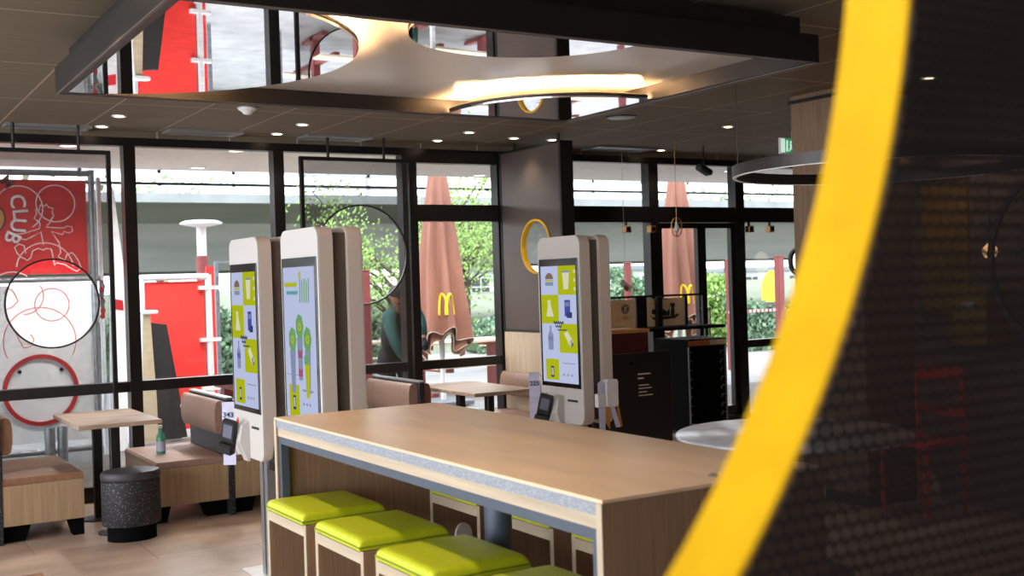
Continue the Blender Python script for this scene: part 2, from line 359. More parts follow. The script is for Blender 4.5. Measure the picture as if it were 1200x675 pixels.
def downlight(u, v, label, group='recessed downlights', watt=14, grp=True):
    t = empty('downlight', (u, v, CZ)); tag(t, label, 'ceiling light', 'recessed ceiling downlights')
    MB().ring((0, 0), .036, .052, -.008, 0, 'z', 24).build('trim_ring', 'plastic_white', t)
    MB().lathe([(.036, -.003), (.036, -.001)], n=20).build('lens', 'lamp', t)
    spot(0, 0, watt, parent=t); return t
for i, (u, v) in enumerate(dl): downlight(u, v, LBL[i], watt=22)
more = [(1133, 140, 'leftmost of the small lights seen through the dark perforated screen'), (1130, 160, 'lower left tiny light seen through the dark perforated screen'), (1161, 160, 'lower right tiny light seen through the dark perforated screen')]
for x, y, lb in more:
    p = at_z(x, y, CZ); downlight(p.x, p.y, lb, watt=5)
# downlights out of view over the tables (light on stools, floor and counter)
for u, v in ((.85, 2.0), (.85, 3.3), (.85, 4.7), (.6, 6.4), (-1.0, 3.5), (-1.0, 6.5)):
    t = downlight(u, v, 'recessed downlight in the ceiling before the counter table', watt=60)
for u, v in ((6.2, 2.0), (6.2, 3.6), (6.3, 5.0)): downlight(u, v, 'added downlight brightening the dark service side behind the divider', watt=24)  # extra lamps added only to lift the darkness behind the divider
def vent(name, a, b, label):
    t = empty(name, ((a[0]+b[0])/2, (a[1]+b[1])/2, CZ)); w, d = abs(b[0]-a[0])/2, abs(b[1]-a[1])/2
    m = MB(); m.box((-w, -d, -.02), (w, -d+.03, 0)); m.box((-w, d-.03, -.02), (w, d, 0)); m.box((-w, -d+.03, -.02), (-w+.03, d-.03, 0)); m.box((w-.03, -d+.03, -.02), (w, d-.03, 0))
    m.build('frame', 'alu', t); box('panel', (-w+.03, -d+.03, -.012), (w-.03, d-.03, -.002), 'alu', t)
    tag(t, label, 'ceiling vent', 'rectangular ceiling vents by the windows'); return t
vent('ceiling_vent', (1.2, 8.93), (1.8, 9.13), 'long flat ceiling vent at the far left with a red reflection')
vent('ceiling_vent', (2.36, 8.88), (2.95, 9.13), 'second flat ceiling vent from the left with a red reflection')
vent('ceiling_vent', (3.48, 8.86), (4.06, 9.13), 'flat grey ceiling vent above the screen with the round hole, middle')
vent('ceiling_vent', (6.35, 8.78), (7.05, 9.08), 'flat pale ceiling vent right of the dark partition')
t = empty('ceiling_sensor', tuple(at_z(290, 126, CZ))); MB().lathe([(.065, 0), (.065, -.015), (.04, -.03), (.03, -.045), (.012, -.05)], n=24).build('dome', 'plastic_white', t); MB().ring((0, 0), .065, .075, -.006, 0, 'z', 32).build('base_ring', 'galv', t)
tag(t, 'small round white sensor dome on the ceiling left of centre', 'sensor')
t = empty('ceiling_speaker', tuple(at_z(728, 137, CZ))); MB().lathe([(.11, 0), (.11, -.006), (.10, -.010)], n=36).build('grille', 'galv', t); MB().ring((0, 0), .11, .125, -.008, 0, 'z', 40).build('rim', 'black_metal', t)
tag(t, 'round flat grey loudspeaker in the ceiling above the partition', 'speaker')
# ---- hanging canopy with mirrors
C0, C1, D0, D1 = 1.05, 4.14, 3.91, 6.06
cn = empty('ceiling_canopy', (0, 0, 2.6)); tag(cn, 'dark framed rectangular canopy hung below the ceiling with glowing round mirrors', 'ceiling canopy')
FW = .05
m = MB(); m.box((C0, D0, 0), (C1, D0+FW, .13)); m.box((C0, D1-FW, 0), (C1, D1, .13)); m.box((C0, D0+FW, 0), (C0+FW, D1-FW, .13)); m.box((C1-FW, D0+FW, 0), (C1, D1-FW, .13))
m.box((C0+.06, D0+.06, .14), (C1-.06, D1-.06, .22)); m.build('frame', 'canopy_frame', cn)
box('soffit_panel', (C0+FW, D0+FW, .085), (C1-FW, D1-FW, .10), 'canopy_white', cn)
m = MB()
for a, b in (((C0, D0), (C1, D0+.012)), ((C0, D1-.012), (C1, D1)), ((C0, D0+.012), (C0+.012, D1-.012)), ((C1-.012, D0+.012), (C1, D1-.012))): m.box((*a, -.004), (*b, 0))
m.build('trim_edge', 'canopy_trim', cn)
for (cx, cy, r, lab) in ((.99, 4.92, 1.10, None), (2.54, 3.88, .54, None), (3.95, 5.86, .72, None)):
    x0, x1, y0, y1 = C0+FW+.002, C1-FW-.002, D0+FW+.002, D1-FW-.002
    def clipped(rad, n=96):
        pts = []
        # polygon clip of circle against rect (Sutherland-Hodgman)
        poly = [(cx+rad*math.cos(k/n*2*PI), cy+rad*math.sin(k/n*2*PI)) for k in range(n)]
        for ax, lim, sg in ((0, x0, 1), (0, x1, -1), (1, y0, 1), (1, y1, -1)):
            out = []
            for i in range(len(poly)):
                a, b = poly[i-1], poly[i]; ia, ib = (a[ax]-lim)*sg >= 0, (b[ax]-lim)*sg >= 0
                if ia != ib:
                    t_ = (lim-a[ax])/(b[ax]-a[ax]); out.append((a[0]+t_*(b[0]-a[0]), a[1]+t_*(b[1]-a[1])))
                if ib: out.append(b)
            poly = out
        return poly
    d = MB().prism(clipped(r), .002, .012, 'z').build('mirror_disc', 'mirror', cn)
    # led strip behind the free edge of the disc
    seg = [];  runs = []
    for k in range(145):
        a = k/144*2*PI; p = (cx+(r-.05)*math.cos(a), cy+(r-.05)*math.sin(a))
        if x0+.02 < p[0] < x1-.02 and y0+.02 < p[1] < y1-.02: seg.append((p[0], p[1], .020))
        else:
            if len(seg) > 1: runs.append(seg)
            seg = []
    if len(seg) > 1: runs.append(seg)
    if len(runs) == 2: runs = [runs[1]+runs[0][1:]]
    for rn in runs:
        MB().tube(rn, .006, 6).build('led_strip', 'led_warm', d)
        lip = [((p_[0]-cx)*(r-.009)/(r-.05)+cx, (p_[1]-cy)*(r-.009)/(r-.05)+cy, .022) for p_ in rn]
        lip = [p_ for p_ in lip if x0 < p_[0] < x1 and y0 < p_[1] < y1]
        MB().tube(lip, .012, 6).build('rim', 'canopy_frame', d)
    rim = [p for p in clipped(r-.4)]; MB().prism(rim, .012, .085, 'z').build('mount', 'canopy_frame', d)
for x, y in ((C0+.3, D0+.3), (C1-.3, D0+.3), (C0+.3, D1-.3), (C1-.3, D1-.3)): MB().tube([(x, y, .22), (x, y, .25)], .01, 8).build('hanger', 'black_metal', cn)
# ---- hung perforated screens
def hung_screen(name, u0, u1, z0, z1, v, hc, hr, label, rim='black_metal', sheet='perforated_grey', fr=.03, rods=True):
    t = empty(name, (0, v, 0)); tag(t, label, 'screen')
    MB().plate_hole((u0+fr, z0+fr, u1-fr, z1-fr), hc, hr, -.002, .002, 'y').build('perforated_sheet', sheet, t)
    m = MB(); m.box((u0, -.02, z0), (u0+fr, .02, z1)); m.box((u1-fr, -.02, z0), (u1, .02, z1)); m.box((u0+fr, -.02, z1-fr), (u1-fr, .02, z1)); m.box((u0+fr, -.02, z0), (u1-fr, .02, z0+fr)); m.build('frame', 'black_metal', t)
    MB().ring(hc, hr-.006, hr+.006, -.012, .012, 'y').build('hole_rim', rim, t)
    if rods:
        for x in (u0+.25*(u1-u0), u1-.25*(u1-u0)): MB().tube([(x, 0, z1), (x, 0, CZ)], .012, 8).build('hanger_rod', 'black_metal', t)
    return t
hung_screen('hanging_screen', 1.02, 1.92, .12, 2.665, 8.93, (1.48, 1.53), .325, 'grey perforated screen with round hole hanging before the red and white mural')
hung_screen('hanging_screen', 3.42, 4.44, .12, 2.67, 8.93, (3.95, 1.85), .42, 'grey perforated screen with round hole hanging before the green tree')
# foreground screen with the yellow ring
t = empty('perforated_room_divider', (0, .55, 0)); tag(t, 'dark perforated divider with a big round opening rimmed in yellow, right in front', 'divider')
HC = (-.107, EYE+.321); HR = .794
MB().plate_hole((-1.05, .05, 1.75, CZ-.02), (HC[0], HC[1]), HR+.003, -.0015, .0015, 'y', n=160).build('perforated_sheet', 'perforated_black', t)
MB().ring(HC, HR, HR+.003, .002, .062, 'y', 200).build('yellow_ring', 'ring_yellow', t)
m = MB(); m.box((-1.1, -.01, 0), (-1.05, .10, CZ)); m.box((1.75, -.01, 0), (1.8, .10, CZ)); m.box((-1.05, -.01, 0), (1.75, .10, .05)); m.box((-1.05, -.01, CZ-.02), (1.75, .10, CZ)); m.build('frame', 'black_metal', t)
# ---- dark partition with small round recess
t = empty('partition_screen', (5.45, 8.1, 0)); tag(t, 'tall dark partition on a wood base with a small yellow rimmed round mirror', 'partition')
MB().plate_hole((.03, 1.15, 1.0, 2.76), (.43, 1.89), .235, 0, .06, 'x', mi_lip=0).build('panel', 'partition', t)
box('back_panel', (.075, .03, 1.15), (.115, 1.0, 2.76), 'partition', t)
m = MB(); m.box((-.005, -.0, 1.13), (.125, .03, 2.78)); m.box((-.005, 1.0, 1.13), (.125, 1.03, 2.78)); m.box((-.005, .03, 2.76), (.125, 1.0, 2.78)); m.box((-.005, .03, 1.13), (.125, 1.0, 1.15)); m.build('frame', 'black_metal', t)
MB().ring((.43, 1.89), .228, .242, -.012, .03, 'x').build('yellow_rim', 'ring_yellow', t)
MB().lathe([(.226, 0), (.226, .006)], n=64).xf(Matrix.Translation((.014, .43, 1.89)) @ Matrix.Rotation(PI/2, 4, 'Y')).build('mirror', 'mirror', t)
box('wood_base', (0, 0, 0), (.12, 1.02, 1.125), 'dado', t)
for y in (.12, .85): MB().tube([(.06, y, 2.78), (.06, y, CZ)], .014, 8).build('hanger_rod', 'black_metal', t)
# ---- wood column
t = empty('wood_column', (5.99, 5.32, 0)); tag(t, 'square wood clad column standing from floor to ceiling by the yellow ring', 'column')
box('cladding', (0, 0, 0), (.5, .62, CZ-.002), 'column_wood', t); box('ceiling_collar', (-.015, -.015, 2.79), (.515, .635, 2.815), 'black_metal', t); box('plinth', (-.008, -.008, 0), (.508, .628, .08), 'black_metal', t)
# ================================================================= COUNTER TABLE
HT = 1.10; TU0, TU1, TV0, TV1 = 1.49, 2.19, 2.09, 4.24
t = empty('counter_table', (TU0, TV0, 0)); tag(t, 'large high wooden counter table with speckled edge and wood end panels, centre front', 'counter table')
W, L = TU1-TU0, TV1-TV0
box('tabletop', (0, 0, HT-.008), (W, L, HT), 'table_top', t)
for x_ in (0, W-.02): MB().box((x_, .022, HT-.038), (x_+.02, L-.022, HT-.008)).build('speckled_edge', 'slate_edge', t)
m = MB(); m.box((.02, .022, HT-.038), (W-.02, L-.022, HT-.0085)); m.box((.004, .022, HT-.07), (W-.004, L-.022, HT-.0385)); m.build('slab', 'oak_pale', t)
for y in (0, L-.022):
    p = MB().box((.001, y+.0005, 0), (W-.001, y+.0215, HT-.0085), 0).build('end_panel', 'walnut', t)
    [MB().box((x_, y, 0), (x_+.003, y+.022, HT-.009)).build('edge_strip', 'oak_pale_z', p) for x_ in (-.003, W)]
for x in (.006, W-.036):
    m = MB(); m.box((x, .024, HT-.098), (x+.03, L-.024, HT-.0705)); m.box((x, .024, 0), (x+.03, .05, HT-.098)); m.box((x, L-.05, 0), (x+.03, L-.024, HT-.098))
    m.build('metal_frame', 'blue_metal', t)
MB().tube([(W/2+.02, 1.10, 0), (W/2+.02, 1.10, HT-.071)], .045, 20).lathe([(.16, 0), (.16, .012), (.05, .02)], (W/2+.02, 1.10, 0)).build('leg', 'blue_metal', t)
# small glass clip / crumb on the table corner
tag(MB().lathe([(.012, 0), (.014, .003), (.006, .007)], n=12).build('bottle_cap', 'alu', None, tuple(at_z(835, 558, HT))), 'tiny silver cap lying at the right end of the counter table', 'cap')
# ---- stools
def make_stool():
    r = empty('bar_stool', (0, 0, 0)); w, d, h = .315, .40, .80
    for y in (0, d-.02):
        p = box('side_panel', (.003, y, 0), (w-.003, y+.02, h-.035), 'walnut', r)
        [MB().box((x_, y-.0005, 0), (x_+.003, y+.0205, h-.034)).build('edge_strip', 'oak_pale_z', p) for x_ in (0, w-.003)]
    [MB().box((x_, .02, h-.075), (x_+.018, d-.02, h-.04)).build('apron', 'oak_pale', r) for x_ in (0, w-.018)]
    MB().box((.05, .02, .22), (.075, d-.02, .245)).build('foot_bar', 'black_metal', r)
    box('seat_board', (.005, .0205, h-.04), (w-.005, d-.0205, h-.034), 'walnut', r)
    # padded seat
    x0, x1, y0, y1, z0, z1 = -.006, w-.002, .012, d-.012, h-.0335, h+.004
    vs = []; N = 26; fs = []
    for i in range(N+1):
        for j in range(N+1):
            a, b = math.sin((i/N*2-1)*PI/2), math.sin((j/N*2-1)*PI/2)
            ed = max(0, (1-abs(a)**22)*(1-abs(b)**22))
            vs.append((x0+(x1-x0)*(a+1)/2, y0+(y1-y0)*(b+1)/2, z0+.006+(z1-z0-.006)*ed**.42+.005*(1-a*a)*(1-b*b)))
    for i in range(N):
        for j in range(N): fs.append((i*(N+1)+j, (i+1)*(N+1)+j, (i+1)*(N+1)+j+1, i*(N+1)+j+1))
    o = MB(); o.add(vs, fs, 0, True); o.box((x0, y0, z0), (x1, y1, z0+.006)); c = o.build('seat_cushion', 'lime', r)
    MB().tube([(x0, y0, z0+.01), (x1, y0, z0+.01), (x1, y1, z0+.01), (x0, y1, z0+.01)], .003, 6, close=True).build('piping', 'lime_seam', c)
    return r
st0 = make_stool()
near = [(1.43, 3.785, 'lime seated wooden bar stool furthest left along the near side of the counter table'), (1.43, 3.295, 'lime seated wooden bar stool second from left on the near side'),
        (1.43, 2.80, 'lime seated wooden bar stool third from left on the near side'), (1.43, 2.31, 'lime seated bar stool at the bottom edge beside the near end panel')]
far = [(2.07, 3.685, 'lime bar stool across the table, behind the second near stool'), (2.07, 3.19, 'lime bar stool across the table, right of the round table leg'), (2.07, 2.68, 'lime bar stool across the table closest to the near end panel')]
for i, (u, v, lb) in enumerate(near+far):
    o = st0 if i == 0 else copy_tree(st0); o.location = (u, v, 0); tag(o, lb, 'bar stool', 'lime bar stools around the counter table')
# ================================================================= KIOSKS
def rrect(y0, y1, z0, z1, r, n=8):
    out = []
    for cx, cy, a in ((y1-r, z1-r, 0), (y0+r, z1-r, PI/2), (y0+r, z0+r, PI), (y1-r, z0+r, 1.5*PI)):
        out += [(cx+r*math.cos(a+k/n*PI/2), cy+r*math.sin(a+k/n*PI/2)) for k in range(n+1)]
    return out
def crown(y0, y1, z0, z1, r, n=8):
    """rounded slab outline with a gently arched top"""
    p = rrect(y0, y1, z0, z1, r, n); ym = (y0+y1)/2; hw = (y1-y0)/2
    return [(a, b+(.012*(1-((a-ym)/hw)**2) if b > z1-r-.001 else 0)) for a, b in p]
def icon(mb, kind, cy, cz, s, x):
    """flat little pictures on a screen; +s up, drawn in y (to viewer's right = -y)"""
    def q(pts, mi): mb.prism([(cy-a*s, cz+b*s) for a, b in pts], x-.0006, x-.0001, 'x', mi)
    if kind == 'burger':
        q([(-.5, .1), (-.4, .35), (-.15, .5), (.15, .5), (.4, .35), (.5, .1)], 3); q([(-.5, -.05), (-.5, .05), (.5, .05), (.5, -.05)], 1); q([(-.48, -.35), (-.48, -.1), (.48, -.1), (.48, -.35)], 4)
    if kind == 'cup': q([(-.28, -.6), (-.4, .5), (.4, .5), (.28, -.6)], 5); q([(-.45, .5), (-.45, .62), (.45, .62), (.45, .5)], 4)
    if kind == 'bag': q([(-.45, -.5), (-.25, .3), (-.3, .6), (.1, .6), (.1, .3), (.45, -.5)], 5)
    if kind == 'can': q([(-.35, -.6), (-.35, .55), (.35, .55), (.35, -.6)], 6); q([(-.3, .1), (-.3, .4), (.3, .4), (.3, .1)], 4); q([(-.1, -.7), (-.1, -.3), (.55, -.3), (.55, -.7)], 2)
    if kind == 'bottle': q([(-.3, -.8), (-.32, .2), (-.1, .45), (-.1, .8), (.1, .8), (.1, .45), (.32, .2), (.3, -.8)], 4); q([(-.31, -.2), (-.31, .1), (.31, .1), (.31, -.2)], 6)
    if kind == 'wrap': q([(-.5, .4), (-.1, .6), (.6, -.1), (.3, -.5), (0, -.2)], 5); q([(.1, -.1), (.4, .1), (.6, -.3), (.3, -.5)], 2)
    if kind == 'phone': q([(-.25, -.5), (-.25, .5), (.25, .5), (.25, -.5)], 2); q([(-.18, -.3), (-.18, .35), (.18, .35), (.18, -.3)], 5)
def scribble(mb, y0, y1, z, w, mi, x, amp=.006, n=10):
    pts = [(y0+(y1-y0)*k/n, z+amp*math.sin(k*2.1)) for k in range(n+1)]
    for (a, b), (c, d) in zip(pts[:-1], pts[1:]):
        mb.prism([(a, b-w/2), (c, d-w/2), (c, d+w/2), (a, b+w/2)], x-.0009, x-.0002, 'x', mi)
SCR = ['scr_white', 'scr_lime', 'scr_ink', 'scr_brown', 'scr_grey', 'scr_cream', 'scr_blue', 'scr_green', 'scr_teal', 'scr_pink']
def make_kiosk(v0, v1, u, z0, z1, label, content, terminal=True):
    W = v1-v0; t = empty('order_kiosk', (u, v0, 0)); tag(t, label, 'ordering kiosk', 'white two sided ordering kiosks')
    T = .075; G = .075
    for k, x in enumerate((0, T+G)):
        s = MB(); lo, hi = (x+.006, x+T) if k == 0 else (x, x+T-.006)
        s.prism(crown(0, W, z0, z1, .055), lo, hi, 'x', 0, True); f = s.build('shell', 'kiosk_side', t)
        MB().prism(crown(.002, W-.002, z0+.002, z1-.002, .053), (x if k == 0 else x+T-.006), (x+.006 if k == 0 else x+T), 'x', 0, True).build('front_plate', 'kiosk_face', f)
    box('core', (T, .03, z0+.03), (T+G, W-.03, z1-.025), 'kiosk_core', t)
    sy0, sy1, sz0, sz1 = .022, W-.022, z1-.17-.775, z1-.135
    s = box('screen', (-.006, sy0, sz0), (0, sy1, sz1), 'screen_black', t, .002)
    a0, a1, b0, b1 = sy0+.02, sy1-.02, sz0+.028, sz1-.045; mb = MB(); x = -.0062
    H_ = b1-b0; ym = (a0+a1)/2
    def tile(y0, y1, zz0, zz1, mi, dx=0): mb.prism([(y0, zz0), (y1, zz0), (y1, zz1), (y0, zz1)], x-dx-.0003, x-dx, 'x', mi)
    tile(a0, a1, b0, b1, 0)
    x -= .0003
    if content == 'menu':
        hh = H_*.247
        for r in range(3):
            zt = b1-r*hh; zb = zt-hh
            ly, ry = ((ym, a1), (a0, ym)) # viewer's left is +y
            if r % 2 == 0: tile(*ry, zb, zt, 1)
            else: tile(*ly, zb, zt, 1)
        xx = x-.0003
        yl, yr = (ym+a1)/2, (a0+ym)/2
        icon(mb, 'burger', yl, b1-hh*.5, .095, xx); icon(mb, 'cup', yr+.01, b1-hh*.5, .095, xx); icon(mb, 'bag', yl, b1-hh*1.5, .095, xx); icon(mb, 'can', yr, b1-hh*1.45,0.09, xx)
        icon(mb, 'bottle', yl, b1-hh*2.5, .095, xx); icon(mb, 'wrap', yr, b1-hh*2.55, .095, xx)
        for k in range(3): scribble(mb, a0+.006, a0+.022, b1-hh*(.2+.3*k), .02, 5, xx, .002, 3)
        scribble(mb, ym+.06, ym-.055, b1-hh*1.97, .014, 2, xx-.0006, .008, 14); scribble(mb, ym+.04, ym-.03, b1-hh*2.1, .01, 2, xx-.0006, .006, 10); scribble(mb, ym+.02, ym-.09, b1-hh*2.22, .007, 2, xx-.0006, .004, 10)
        tile(ym+.015, a1-.035, b0+.015, b0+H_*.2, 1); icon(mb, 'phone', (ym+.015+a1-.035)/2, b0+H_*.09, .07, xx)
        scribble(mb, ym-.03, a0+.03, b0+H_*.17, .005, 4, xx, .002); 
        for k in range(3): scribble(mb, ym-.03-k*.045, ym-.05-k*.045, b0+H_*.07, .012, 4, xx, .003, 4)
    else:
        xx = x-.0003
        scribble(mb, a1-.015, ym+.02, b1-.085, .02, 1, xx, .006, 16); scribble(mb, a1-.045, ym+.01, b1-.125, .015, 8, xx, .006, 16)
        for k in range(5):
            y_ = ym-.01-k*.028; mb.prism([(y_, b1-.17), (y_-.012, b1-.175), (y_-.02, b1-.06-.02*(k % 2)), (y_-.008, b1-.055)], xx-.0006, xx-.0001, 'x', 7)
        mb.ring((ym-.02, b1-.04), .006, .018, xx-.0008, xx-.0001, 'x', 20, 1)
        def blob(y_, z_, r, mi, sz=1.0): mb.prism([(y_+r*math.cos(a/14*2*PI)*(1+.12*(a % 2)), z_+sz*r*math.sin(a/14*2*PI)*(1+.12*(a % 2))) for a in range(14)], xx-.0004, xx-.0001, 'x', mi)
        zz = b1-.29
        for y_, z_ in ((ym, zz), (ym+.10, zz-.065), (ym-.10, zz-.06)):
            blob(y_, z_, .048, 7, 1.2); mb.ring((y_, z_), 0.01, .022, xx-.0009, xx-.0004, 'x', 16, 1)
            mb.prism([(y_-.038, z_-.05), (y_+.038, z_-.05), (y_+.024, z_-.26), (y_-.024, z_-.26)], xx-.0003, xx-.0001, 'x', 4)
        mb.prism([(ym-.09-.03, zz-.18), (ym-.09+.03, zz-.18), (ym-.09+.02, zz-.34), (ym-.09-.02, zz-.34)], xx-.0009, xx-.0004, 'x', 1)
        blob(ym-.08, zz-.16, .03, 7)
        for z_ in (zz-.13, zz-.22): mb.prism([(ym-.028, z_-.022), (ym+.028, z_-.022), (ym+.028, z_+.022), (ym, z_+.01), (ym-.028, z_+.022)], xx-.0009, xx-.0004, 'x', 9)
        scribble(mb, a1-.02, ym+.03, b0+H_*.285, .003, 4, xx, .001)
        tile(ym+.03, a1-.045, b0+.0, b0+H_*.22, 1); icon(mb, 'phone', (ym+.03+a1-.045)/2, b0+H_*.1, .07, xx)
        scribble(mb, ym-.02, a0+.05, b0+H_*.19, .009, 4, xx, .002)
        for k in range(3): scribble(mb, ym-.02-k*.04, ym-.04-k*.04, b0+H_*.1, .01, 4, xx, .003, 4)
    mb.build('screen_image', SCR, s)
    # payment terminal, slot, sticker
    zc = sz0-.14
    MB().prism([(0, zc-.13), (-.012, zc-.13), (-.055, zc-.02), (-.04, zc+.07), (0, zc+.09)], W*.46, W*.62, 'y').build('terminal_cradle', 'kiosk_face', t)
    TM = Matrix.Translation((-.085, W*.66, zc+.005)) @ Matrix.Rotation(.75, 4, 'Z') @ Matrix.Rotation(.28, 4, 'X') @ Matrix.Rotation(-.25, 4, 'Y')
    tm = MB().box((-.018, -.044, -.10), (.014, .044, .10), 0, .008).xf(TM).build('card_terminal', 'plastic_black', t)
    MB().box((-.022, -.028, .0), (-.0185, .028, .078)).xf(TM).build('terminal_display', 'scr_grey_off', tm)
    MB().box((-.045, -.048, -.095), (-.0185, .048, -.035), 0, .01).xf(TM).build('keypad_guard', 'plastic_black', tm)
    MB().tube([(0, W*.6, zc+.01), (-.06, W*.66, zc+.01)], .018, 10).build('terminal_arm', 'plastic_black', tm)
    box('receipt_slot', (-.004, W*.14, zc+.055), (.001, W*.36, zc+.068), 'plastic_black', t)
    MB().prism([(W*.83, zc+.045), (W*.91, zc+.045), (W*.91, zc+.075), (W*.87, zc+.095), (W*.83, zc+.075)], -.002, 0, 'x').build('red_sticker', 'red_plastic', t)
    # pole and base
    [MB().box((T+.002, y_, .012), (T+G-.002, y_+.048, z0+.03)).build('pole', 'alu', t) for y_ in (W/2-.06, W/2+.012)]
    box('base_plate', (.02, 0.0, 0), (T*2+G-.02, W, .012), 'plastic_white', t, .003)
    return t
make_kiosk(5.87, 6.36, 2.0, .67, 1.868, 'white ordering kiosk at the left with checkered menu screen and visible foot', 'menu')
make_kiosk(5.02, 5.52, 2.0, .67, 1.875, 'white ordering kiosk directly behind the left end of the counter with pale fruit advert', 'advert')
make_kiosk(5.77, 6.25, 4.0, .69, 1.86, 'white ordering kiosk at the right end behind the counter with checkered menu screen', 'menu')
# number strips
def number_strip(x, y, z, rz, num, label, h=.27, parts=8, holder=False):
    t = empty('number_tag_strip', (x, y, z), rz); tag(t, label, 'number tags', 'strips of paper table numbers hanging on the kiosks')
    pts = []; m = MB(); w = .036
    n_ = parts; zz = 0
    for k in range(n_):
        a = (0 if k % 2 == 0 else .006); b = (.006 if k % 2 == 0 else 0); z1 = -h*k/n_; z2 = -h*(k+1)/n_
        m.add([(a, -w, z1), (a, w, z1), (b, w, z2), (b, -w, z2), (a-.0015, -w, z1), (a-.0015, w, z1), (b-.0015, w, z2), (b-.0015, -w, z2)], [(0, 1, 2, 3), (7, 6, 5, 4), (0, 4, 5, 1), (3, 2, 6, 7), (1, 5, 6, 2), (0, 3, 7, 4)], 0)
    o = m.build('paper_strip', 'paper', t)
    if num: MB_ = add_text(MB(), num, .042, face_mtx((-.003, 0, -.075), (0, -1, 0))); MB_.build('number', 'ink', o)
    MB().prism([(.006, 0), (.03, -.02), (.045, -h*.8), (.02, -h*.8)], -w*.9, -w*.9+.003, 'y').build('card_back', 'card_orange', t)
    return t
p = at_v(267.5, 472, 6.40); p = at_v(267, 471, 6.43); number_strip(p.x, 6.43, p.z, 1.0, '343', 'strip of paper number tags hanging at the left side of the leftmost kiosk', h=.36)
p = at_v(626, 436, 6.33); number_strip(p.x, 6.33, p.z, 1.0, '225', 'strip of paper number tags reading 225 at the left side of the right kiosk', h=.33)
t = empty('number_tag_holder', (4.13, 5.735, .80)); tag(t, 'white plastic box holder with hanging paper tags on the near side of the right kiosk', 'tag holder')
MB().prism(rrect(0, .085, 0, .17, .02), -.03, .03, 'y').xf(Matrix.Rotation(0, 4, 'Z')).build('holder_box', 'plastic_white', t)
MB().box((-.065, -.02, -.0), (-.002, .02, .085), 0, .006).build('side_cup', 'plastic_white', t)
m = MB(); m.prism([(-.06, .15), (-.03, .17), (-.005, .15), (-.012, -.15), (-.055, -.15)], -.017, -.015, 'y'); m.build('paper_strip', 'paper', t)
m = MB(); m.prism([(.03, .0), (.06, .0), (.10, -.13), (.065, -.13)], -.022, -.02, 'y'); m.build('paper_strip', 'paper', t)
MB().prism([(.0, 0), (.03, 0), (.03, -.14), (.0, -.1)], -.01, -.008, 'y').build('card_back', 'card_orange', t); MB().prism([(.07, .1), (.09, .05), (.125, -.13), (.10, -.13)], -.01, -.008, 'y').build('card_back', 'card_orange', t)
# ================================================================= BOOTHS
def booth(u, v0, v1, label, left=True, right=True, dr=.52):
    t = empty('booth_bench', (u, v0, 0)); tag(t, label, 'bench', 'back to back booth benches by the windows')
    L = v1-v0
    for s, on in ((-1, left), (1, right)):
        if not on: continue
        a, b = (.022*s, (dr if s > 0 else .52)*s)
        box('seat_base', (a, 0, .115), (b, L, .375), 'oak_panel', t, .001)
        c = MB(); x0, x1 = min(a, b)-.004*(s < 0), max(a, b)+.004*(s > 0); prof = [(x0, .377), (x1, .377), (x1+.0, .405), (x1-.012, .42), (x0+.012, .42), (x0, .405)]
        c.prism(prof, .004, L, 'y').build('seat_cushion', 'leather' if s < 0 else 'leather_tan', t)
        r = MB(); cx = .075*s; pr = [(cx-.02*s+.042*math.copysign(abs(math.cos(k/24*2*PI))**.7, math.cos(k/24*2*PI)), .69+.12*math.copysign(abs(math.sin(k/24*2*PI))**.7, math.sin(k/24*2*PI))) for k in range(24)]
        r.prism(pr, .03, L-.02, 'y', 0, True).build('back_cushion', 'leather' if s < 0 else 'leather_tan', t)
        box('lower_back', (min(.022*s, .03*s), .02, .421), (max(.022*s, .03*s), L-.02, .6), 'bench_dark', t)
        for y in (.03, L-.20):
            q = b-.0; sg = -s
            MB().prism([(q, .115), (q, 0), (q+sg*.07, 0), (q+sg*.10, .115)] if s > 0 else [(q, 0), (q, .115), (q+.10, .115), (q+.07, 0)], y, y+.10, 'y').build('foot', 'black', t)
    box('divider_panel', (-.022, -.008, .0), (.022, L, .82), 'terrazzo_black', t, .003)
    box('top_rail', (-.024, -.01, .82), (.024, L, .832), 'alu', t)
    MB().prism([(-.16, 0), (.16, 0), (.20, .115), (-.20, .115)], .06, .16, 'y').build('foot', 'black', t)
    return t
booth(.955, 7.96, 8.89, 'wood sided booth bench cut by the left edge of the photo, tan seat')
booth(2.47, 7.96, 8.89, 'wood sided brown leather booth bench left of the leftmost kiosk, behind the ottoman')
booth(4.02, 8.02, 8.89, 'booth bench behind the kiosks with only its brown backrest in view', True, True, .40)
